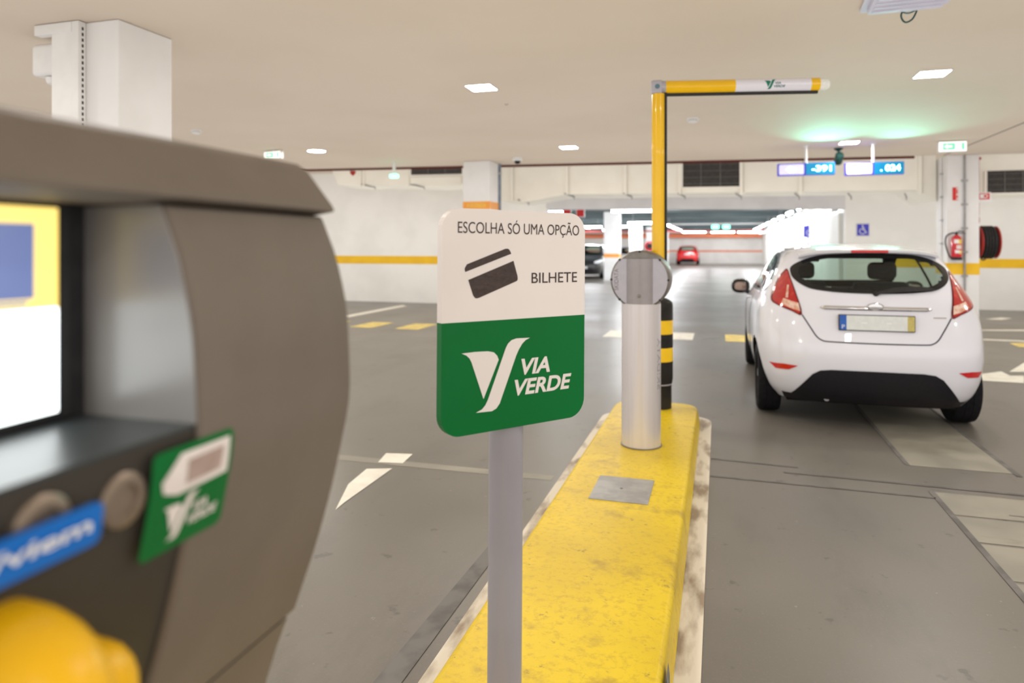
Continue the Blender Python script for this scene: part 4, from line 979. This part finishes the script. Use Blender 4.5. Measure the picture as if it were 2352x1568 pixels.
# ------------------------------------------------------------------ things on the left pillar
t = thing('cable_duct', 'white perforated cable duct with side branch on the upper left pillar', 'cable duct', (-4.36, 3.66, 0))
b = MB(); b.box(-.07, .13, -.055, -.002, .0, CH-.05); b.build('duct_body', M['white_plastic'], t, bevel=.006)
b = MB(); b.box(-.22, .118, -.062, -.003, CH-.075, CH-.004); b.build('side_branch', M['white_plastic'], t, bevel=.004)
b = MB(); b.box(.12, .18, -.062, -.002, .0, CH-.004); b.build('cover_strip', M['white_plastic'], t, bevel=.004)
b = MB()
for i in range(75): b.box(.1805, .1812, -.036, -.022, .05+i*.039, .05+i*.039+.022)
b.build('slot_row', M['black_plastic'], t)
t = thing('siren', 'small white alarm box on the left side of the upper left pillar', 'alarm', (-4.82, 3.85, 2.66))
b = MB(); b.box(0, .397, -.09, .09, .04, .27); b.build('case', M['white_plastic'], t, bevel=.03, segs=3)
b = MB(); b.lathe([(.05, 0), (.06, .02), (.06, .045)], T(.13, 0, -.01), 20); b.build('horn', M['white_plastic'], t, smooth=True)

# ------------------------------------------------------------------ fire safety things at the right pillar
YF = 13.2
e0 = on_y(2197, 597, YF-.1)
t = thing('fire_extinguisher', 'red fire extinguisher hanging on the front of the right pillar', 'fire extinguisher', (e0.x, YF-.1, e0.z))
b = MB(); b.lathe([(.075, 0), (.082, .01), (.082, .045), (.078, .05)], n=28); b.build('foot', M['black_plastic'], t, smooth=True)
b = MB(); b.lathe([(.078, .05), (.08, .06), (.08, .33), (.07, .38), (.035, .41), (.025, .42)], n=32); bd = b.build('cylinder', M['ext_red'], t, smooth=True)
def on_ext(u, v, h): a = (u-.5)*1.8; return ((.0805+h)*sin(a), -(.0805+h)*cos(a), v)
b = MB()
for u0, u1, v0, v1, m in ((.1, .55, .28, .345, 0), (.55, .95, .27, .345, 1), (.35, .9, .185, .25, 2), (.2, .75, .115, .165, 0), (.6, .95, .105, .16, 1)):
    sheet(b, [(u0, v0), (u1, v0), (u1, v1), (u0, v1)], on_ext, .0005, m, .1, .2)
b.build('label', [M['white_sign'], M['gold_label'], M['paper']], bd)
b = MB(); b.lathe([(.02, .42), (.02, .45)], n=14); b.tube([(-.02, 0, .455), (.05, 0, .485), (.11, 0, .475)], .010, 8); b.tube([(0, 0, .445), (.08, 0, .45), (.13, 0, .44)], .009, 8); b.build('handle', M['black_plastic'], t, smooth=True)
b = MB(); b.tube(smooth_poly([(-.01, -.01, .45), (-.07, -.01, .45), (-.15, -.01, .40), (-.165, -.01, .28), (-.13, -.02, .12), (-.09, -.02, .03)], 5, False), .012, 8); b.build('hose', M['rubber'], t, smooth=True)
b = MB(); b.box(-.03, .03, .07, .099, .30, .40); b.build('wall_hook', M['steel'], t)
def plate_sign(name, label, px0, px1, py0, py1, Y, m, cat='safety sign', sym=None):
    a = on_y(px0, py1, Y); c = on_y(px1, py0, Y); w, h = c.x-a.x, c.z-a.z
    t = thing(name, label, cat, ((a.x+c.x)/2, Y, a.z))
    b = MB(); b.box(-w/2, w/2, 0, .006, 0, h); b.build('panel', m, t)
    return t, w, h
t, w, h = plate_sign('extinguisher_sign', 'narrow red and white sign above the extinguisher on the right pillar', 2188, 2201, 430, 460, YF-.008, M['red_sign'])
b = MB(); b.box(w*.15, w*.5, -.002, 0, h*.05, h*.95, 0); b.box(w*.2, w*.42, -.003, -.002, h*.15, h*.4, 1); b.box(w*.2, w*.42, -.003, -.002, h*.5, h*.85, 1); b.build('pictogram', [M['white_sign'], M['red_sign']], t)
t = thing('conduit', 'thin grey conduit running down the front of the right pillar', 'conduit', (on_y(2215, 500, YF).x, YF-.02, 0))
b = MB(); b.lathe([(.016, .7), (.016, CH)], n=12); b.build('pipe_run', M['steel'], t, smooth=True)
for z in (.95, 1.35, 1.75, 2.15, 2.55): b = MB(); b.box(-.045, .045, -.01, .019, z, z+.03); b.build('clamp', M['steel'], t)
t = thing('conduit', 'white conduit on the left side of the right pillar', 'conduit', (3.68, 13.45, 0))
b = MB(); b.lathe([(.014, 1.15), (.014, CH)], n=12); b.build('pipe_run', M['white_plastic'], t, smooth=True)
for z in (1.5, 1.9, 2.3, 2.7): b = MB(); b.box(-.02, .019, -.035, .035, z, z+.02); b.build('clamp', M['steel'], t)
b = MB(); b.box(-.03, .019, -.05, .05, 1.05, 1.2); b.build('junction_box', M['white_plastic'], t, bevel=.008)
# riser, hose reel and sign on the pillar's right side
XR = 4.175
t = thing('fire_riser', 'red vertical fire pipe behind the right edge of the right pillar', 'pipe', (XR+.1, 13.66, 0))
b = MB(); b.lathe([(.045, 2.0), (.045, 2.98)], n=16); b.lathe([(.07, 2.96), (.07, 3.0)], n=16); b.lathe([(.035, 1.84), (.05, 1.88), (.05, 1.95), (.035, 2.0)], n=14); b.build('pipe_run', M['red_pipe'], t, smooth=True)
t = thing('hose_sign', 'red and white fire hose sign projecting from the right pillar', 'safety sign', (XR, 13.3, 2.20))
b = MB(); b.box(0, .20, 0, .01, 0, .17); b.build('panel', M['white_sign'], t)
b = MB(); b.box(.02, .18, -.002, 0, .05, .155); b.build('print', M['red_sign'], t)
b = MB(); b.tube([(.115+.03*cos(a), -.004, .105+.03*sin(a)) for a in [2*pi*i/16 for i in range(16)]], .008, 6, closed=True); b.box(.04, .09, -.005, -.003, .07, .14); b.build('pictogram', M['white_sign'], t)
t = thing('hose_reel', 'red and black fire hose reel on the side of the right pillar', 'hose reel', (XR, 13.5, 1.53))
Mx = RY(pi/2)
b = MB(); b.lathe([(.05, 0), (.05, .06)], Mx, 20); b.lathe([(.265, .06), (.275, .065), (.275, .08), (.265, .085), (.12, .085)], Mx, 40); b.lathe([(.265, .315), (.275, .32), (.275, .335), (.265, .34), (.0, .33)], Mx, 40); b.build('drum', M['red_pipe'], t, smooth=True)
b = MB()
for k in range(5): b.tube([(.11+.043*k, .235*cos(a), .235*sin(a)) for a in [2*pi*i/40 for i in range(40)]], .024, 8, closed=True); b.tube([(.13+.043*k, .262*cos(a), .262*sin(a)) for a in [2*pi*i/40 for i in range(40)]], .022, 8, closed=True) if k < 4 else None
b.lathe([(.215, .085), (.215, .31)], Mx, 32); b.build('hose', M['rubber'], t, smooth=True)
b = MB(); b.tube(smooth_poly([(.09, -.05, -.24), (.12, -.05, -.30), (.16, -.05, -.29), (.17, -.05, -.25)], 4, False), .012, 8); b.tube([(.02, -.05, -.1), (.02, -.05, -.45), (.05, -.05, -.47)], .01, 8); b.build('nozzle', M['black_plastic'], t, smooth=True)

# accessible parking sign(s)
def wheelchair(mb, fr, m=0):
    mb.add([fr(u, v, 0) for u, v in circle(-.02, .36, .06, 14)], [tuple(range(14))], m)
    def stroke(pts, r):
        for (x0, y0), (x1, y1) in zip(pts, pts[1:]):
            l = hypot(x1-x0, y1-y0); nx, ny = -(y1-y0)/l*r, (x1-x0)/l*r
            mb.add([fr(*p, 0) for p in ((x0-nx, y0-ny), (x1-nx, y1-ny), (x1+nx, y1+ny), (x0+nx, y0+ny))], [(0, 1, 2, 3)], m)
    stroke([(-.02, .30), (.01, -.02), (.16, -.02), (.25, -.27), (.33, -.24)], .04); stroke([(0, .14), (.16, .14)], .035)
    stroke([(-.04+.23*cos(a), -.13+.23*sin(a)) for a in [radians(105)+radians(220)*i/18 for i in range(19)]], .032)
t, w, h = plate_sign('accessible_parking_sign', 'blue wheelchair parking sign on the wall behind the white car', 1967, 1997, 513, 542, 18.238, M['blue_sign'], 'parking sign')
b = MB(); wheelchair(b, lambda u, v, hh: (u*w*.92, -.002, h/2+v*h*.92)); b.build('pictogram', M['white_sign'], t)
b = MB()
for x0, x1, z0, z1 in ((-w/2, w/2, 0, .012), (-w/2, w/2, h-.012, h), (-w/2, -w/2+.012, 0, h), (w/2-.012, w/2, 0, h)): b.box(x0, x1, -.0015, 0, z0, z1)
b.build('border', M['white_sign'], t)
p = on_y(1876, 540, 26.0)
t = thing('accessible_parking_sign', 'small distant blue wheelchair sign on the hall right wall above the car roof', 'parking sign', (2.95, 25.0, 1.78))
b = MB(); b.box(-.2, .2, 0, .012, 0, .4); b.build('panel', M['blue_sign'], t)
b = MB(); wheelchair(b, lambda u, v, hh: (u*.38, -.002, .2+v*.38)); b.build('pictogram', M['white_sign'], t)
b = MB(); b.box(-.02, .36, .012, .03, .15, .2); b.build('bracket', M['steel'], t)

# ------------------------------------------------------------------ parking hall fittings
def tube_light(label, x, y, z, L, rz, grp='fluorescent lamps in the hall'):
    t = thing('fluorescent_lamp', label, 'ceiling lamp', (x, y, z), rz, grp)
    b = MB(); b.box(-L/2, L/2, -.07, .07, .03, .07); b.build('housing', M['white_plastic'], t)
    b = MB(); b.tube([(-L/2+.03, 0, 0), (L/2-.03, 0, 0)], .045, 8); b.build('tube', M['tube'], t)
    b = MB(); b.tube([(-L/3, 0, .07), (-L/3, 0, 2.95-z)], .008, 6); b.tube([(L/3, 0, .07), (L/3, 0, 2.95-z)], .008, 6); b.build('rod', M['steel'], t)
    return t
ORD = ['nearest', 'second', 'third', 'fourth', 'fifth', 'sixth', 'seventh', 'eighth', 'ninth']
for k in range(9):
    tube_light(ORD[k]+' fluorescent lamp of the right row along the hall aisle', 2.35, 22+3.5*k, 2.62, 1.5, pi/2, 'right row of hall lamps')
for k in range(7):
    tube_light(ORD[k]+' fluorescent lamp of the left row along the hall aisle', -2.45, 29+3.5*k, 2.55, 1.5, pi/2, 'left row of hall lamps')
for k, px in enumerate((1595, 1660, 1722)):
    p = on_y(px, 533, 54)
    tube_light(['leftmost', 'middle', 'rightmost'][k]+' of three fluorescent lamps crossing the far end of the hall', p.x, 54, p.z, 1.7, 0, 'crosswise lamps at the hall end')
for px, py, y, L, lab in ((1270, 487, 23, .9, 'short bright lamp just above the sign corner'), (1455, 484, 23, 1.5, 'long bright crosswise lamp left of the yellow boom'),
                          (1355, 521, 36, 1.3, 'bright lamp deep in the hall beside the sign edge'), (1434, 520, 36, 1.2, 'bright lamp between the first two hall pillars'), (1478, 512, 26.5, 1.2, 'bright lamp seen beside the second hall pillar')):
    p = on_y(px, py, y); tube_light(lab, p.x, y, p.z, L, 0, 'crosswise lamps in the hall left bays')
for x, y in ((-8, 22), (-8, 29), (-8, 36), (-8, 43), (-13, 22), (-13, 36), (-13, 43), (-8, 50), (-13, 29), (-13, 50.5)):
    tube_light('fluorescent lamp in the hall hidden by pillars or lintel', x, y, 2.68, 1.5, pi/2, 'hidden hall lamps')
# green bay indicators far away
for k, px in enumerate((1643, 1668)):
    p = on_y(px, 521, 40)
    t = thing('bay_indicator', ['left', 'right'][k]+' of two green glowing bay indicators far down the hall', 'indicator lamp', (p.x, 40, p.z))
    b = MB(); b.box(-.2, .2, -.05, .05, -.1, .1); b.build('lamp_body', M['green_led'], t, bevel=.05)
    b = MB(); b.tube([(0, 0, .1), (0, 0, 2.95-p.z)], .02, 8); b.build('stem', M['white_plastic'], t)
# red pipes
t = thing('sprinkler_main', 'red pipe crossing the hall in front of the far wall', 'pipe')
p0, p1 = on_y(1545, 541, 60), on_y(1750, 541, 60)
b = MB(); b.tube([(p0.x-14, 60, p0.z), (p1.x, 60, p0.z)], .2, 10); b.build('pipe_run', M['band_red'], t, smooth=True)
t = thing('sprinkler_main', 'dark red pipe across the middle of the hall ceiling', 'pipe')
b = MB(); b.tube([(-14, 44, 2.45), (2.6, 44, 2.45)], .05, 10); b.build('pipe_run', M['red_pipe'], t, smooth=True)
t = thing('cable_tray', 'white cable tray crossing the hall above the green indicators', 'cable tray')
b = MB(); b.box(-3.5, 2.6, 38.35, 38.55, 2.66, 2.72); b.build('tray', M['white_plastic'], t)
for x in (-3.2, -.5, 2.2): b = MB(); b.tube([(x, 38.45, 2.72), (x, 38.45, 2.945)], .01, 6); b.build('rod', M['steel'], t)
t = thing('cable_tray', 'white cable tray beside the right row of hall lamps', 'cable tray')
b = MB(); b.box(2.75, 2.9, 19, 52, 2.36, 2.42); b.build('tray', M['white_plastic'], t)
for y in (22, 29, 36, 43, 50): b = MB(); b.tube([(2.82, y, 2.42), (2.82, y, 2.945)], .01, 6); b.build('rod', M['steel'], t)
# hose reel on the third hall pillar
x0, x1, y = hall[2]
p = on_y(1492, 565, y-.1)
t = thing('hose_reel', 'small distant red hose reel on a hall pillar left of the yellow boom', 'hose reel', (p.x, y, p.z))
My = RX(pi/2)
b = MB(); b.lathe([(.33, .0), (.33, .05), (.18, .06)], My, 28); b.build('drum', M['ext_red'], t, smooth=True)
b = MB(); b.lathe([(.17, .06), (.17, .10), (.08, .10)], My, 24); b.build('hose', M['rubber'], t, smooth=True)
# red signs hanging at the left of the opening
for px, lab in ((1302, 'red and white hanging safety sign above the sign corner'), (1333, 'small red sign on a hall pillar behind the sign corner')):
    p = on_y(px, 489, 20)
    t = thing('safety_sign', lab, 'safety sign', (p.x, 20, p.z))
    b = MB(); b.box(-.13, .13, 0, .02, -.13, .13); b.build('panel', M['white_sign'], t)
    b = MB(); b.box(-.11, .11, -.003, 0, -.11, .11); b.build('print', M['red_sign'], t)
    b = MB(); b.tube([(0, .01, .13), (0, .01, 2.95-p.z)], .01, 6); b.build('rod', M['steel'], t)
# lockers / white cabinets along the right hall wall
for k, (y0, y1, zz) in enumerate(((18.75, 24.5, 2.3), (25.3, 29, 2.25), (31, 36, 2.1))):
    t = thing('service_cabinet', ['nearest', 'middle', 'farthest'][k]+' tall white cabinet along the right hall wall', 'cabinet', (3.02, y0, 0))
    b = MB(); b.box(-.15, .02, 0, y1-y0, 0, zz); b.build('case', M['wall'], t, bevel=.02)
    b = MB(); b.box(-.153, -.149, (y1-y0)/2-.01, (y1-y0)/2+.01, .1, zz-.1); b.build('door_gap', M['beam'], t)
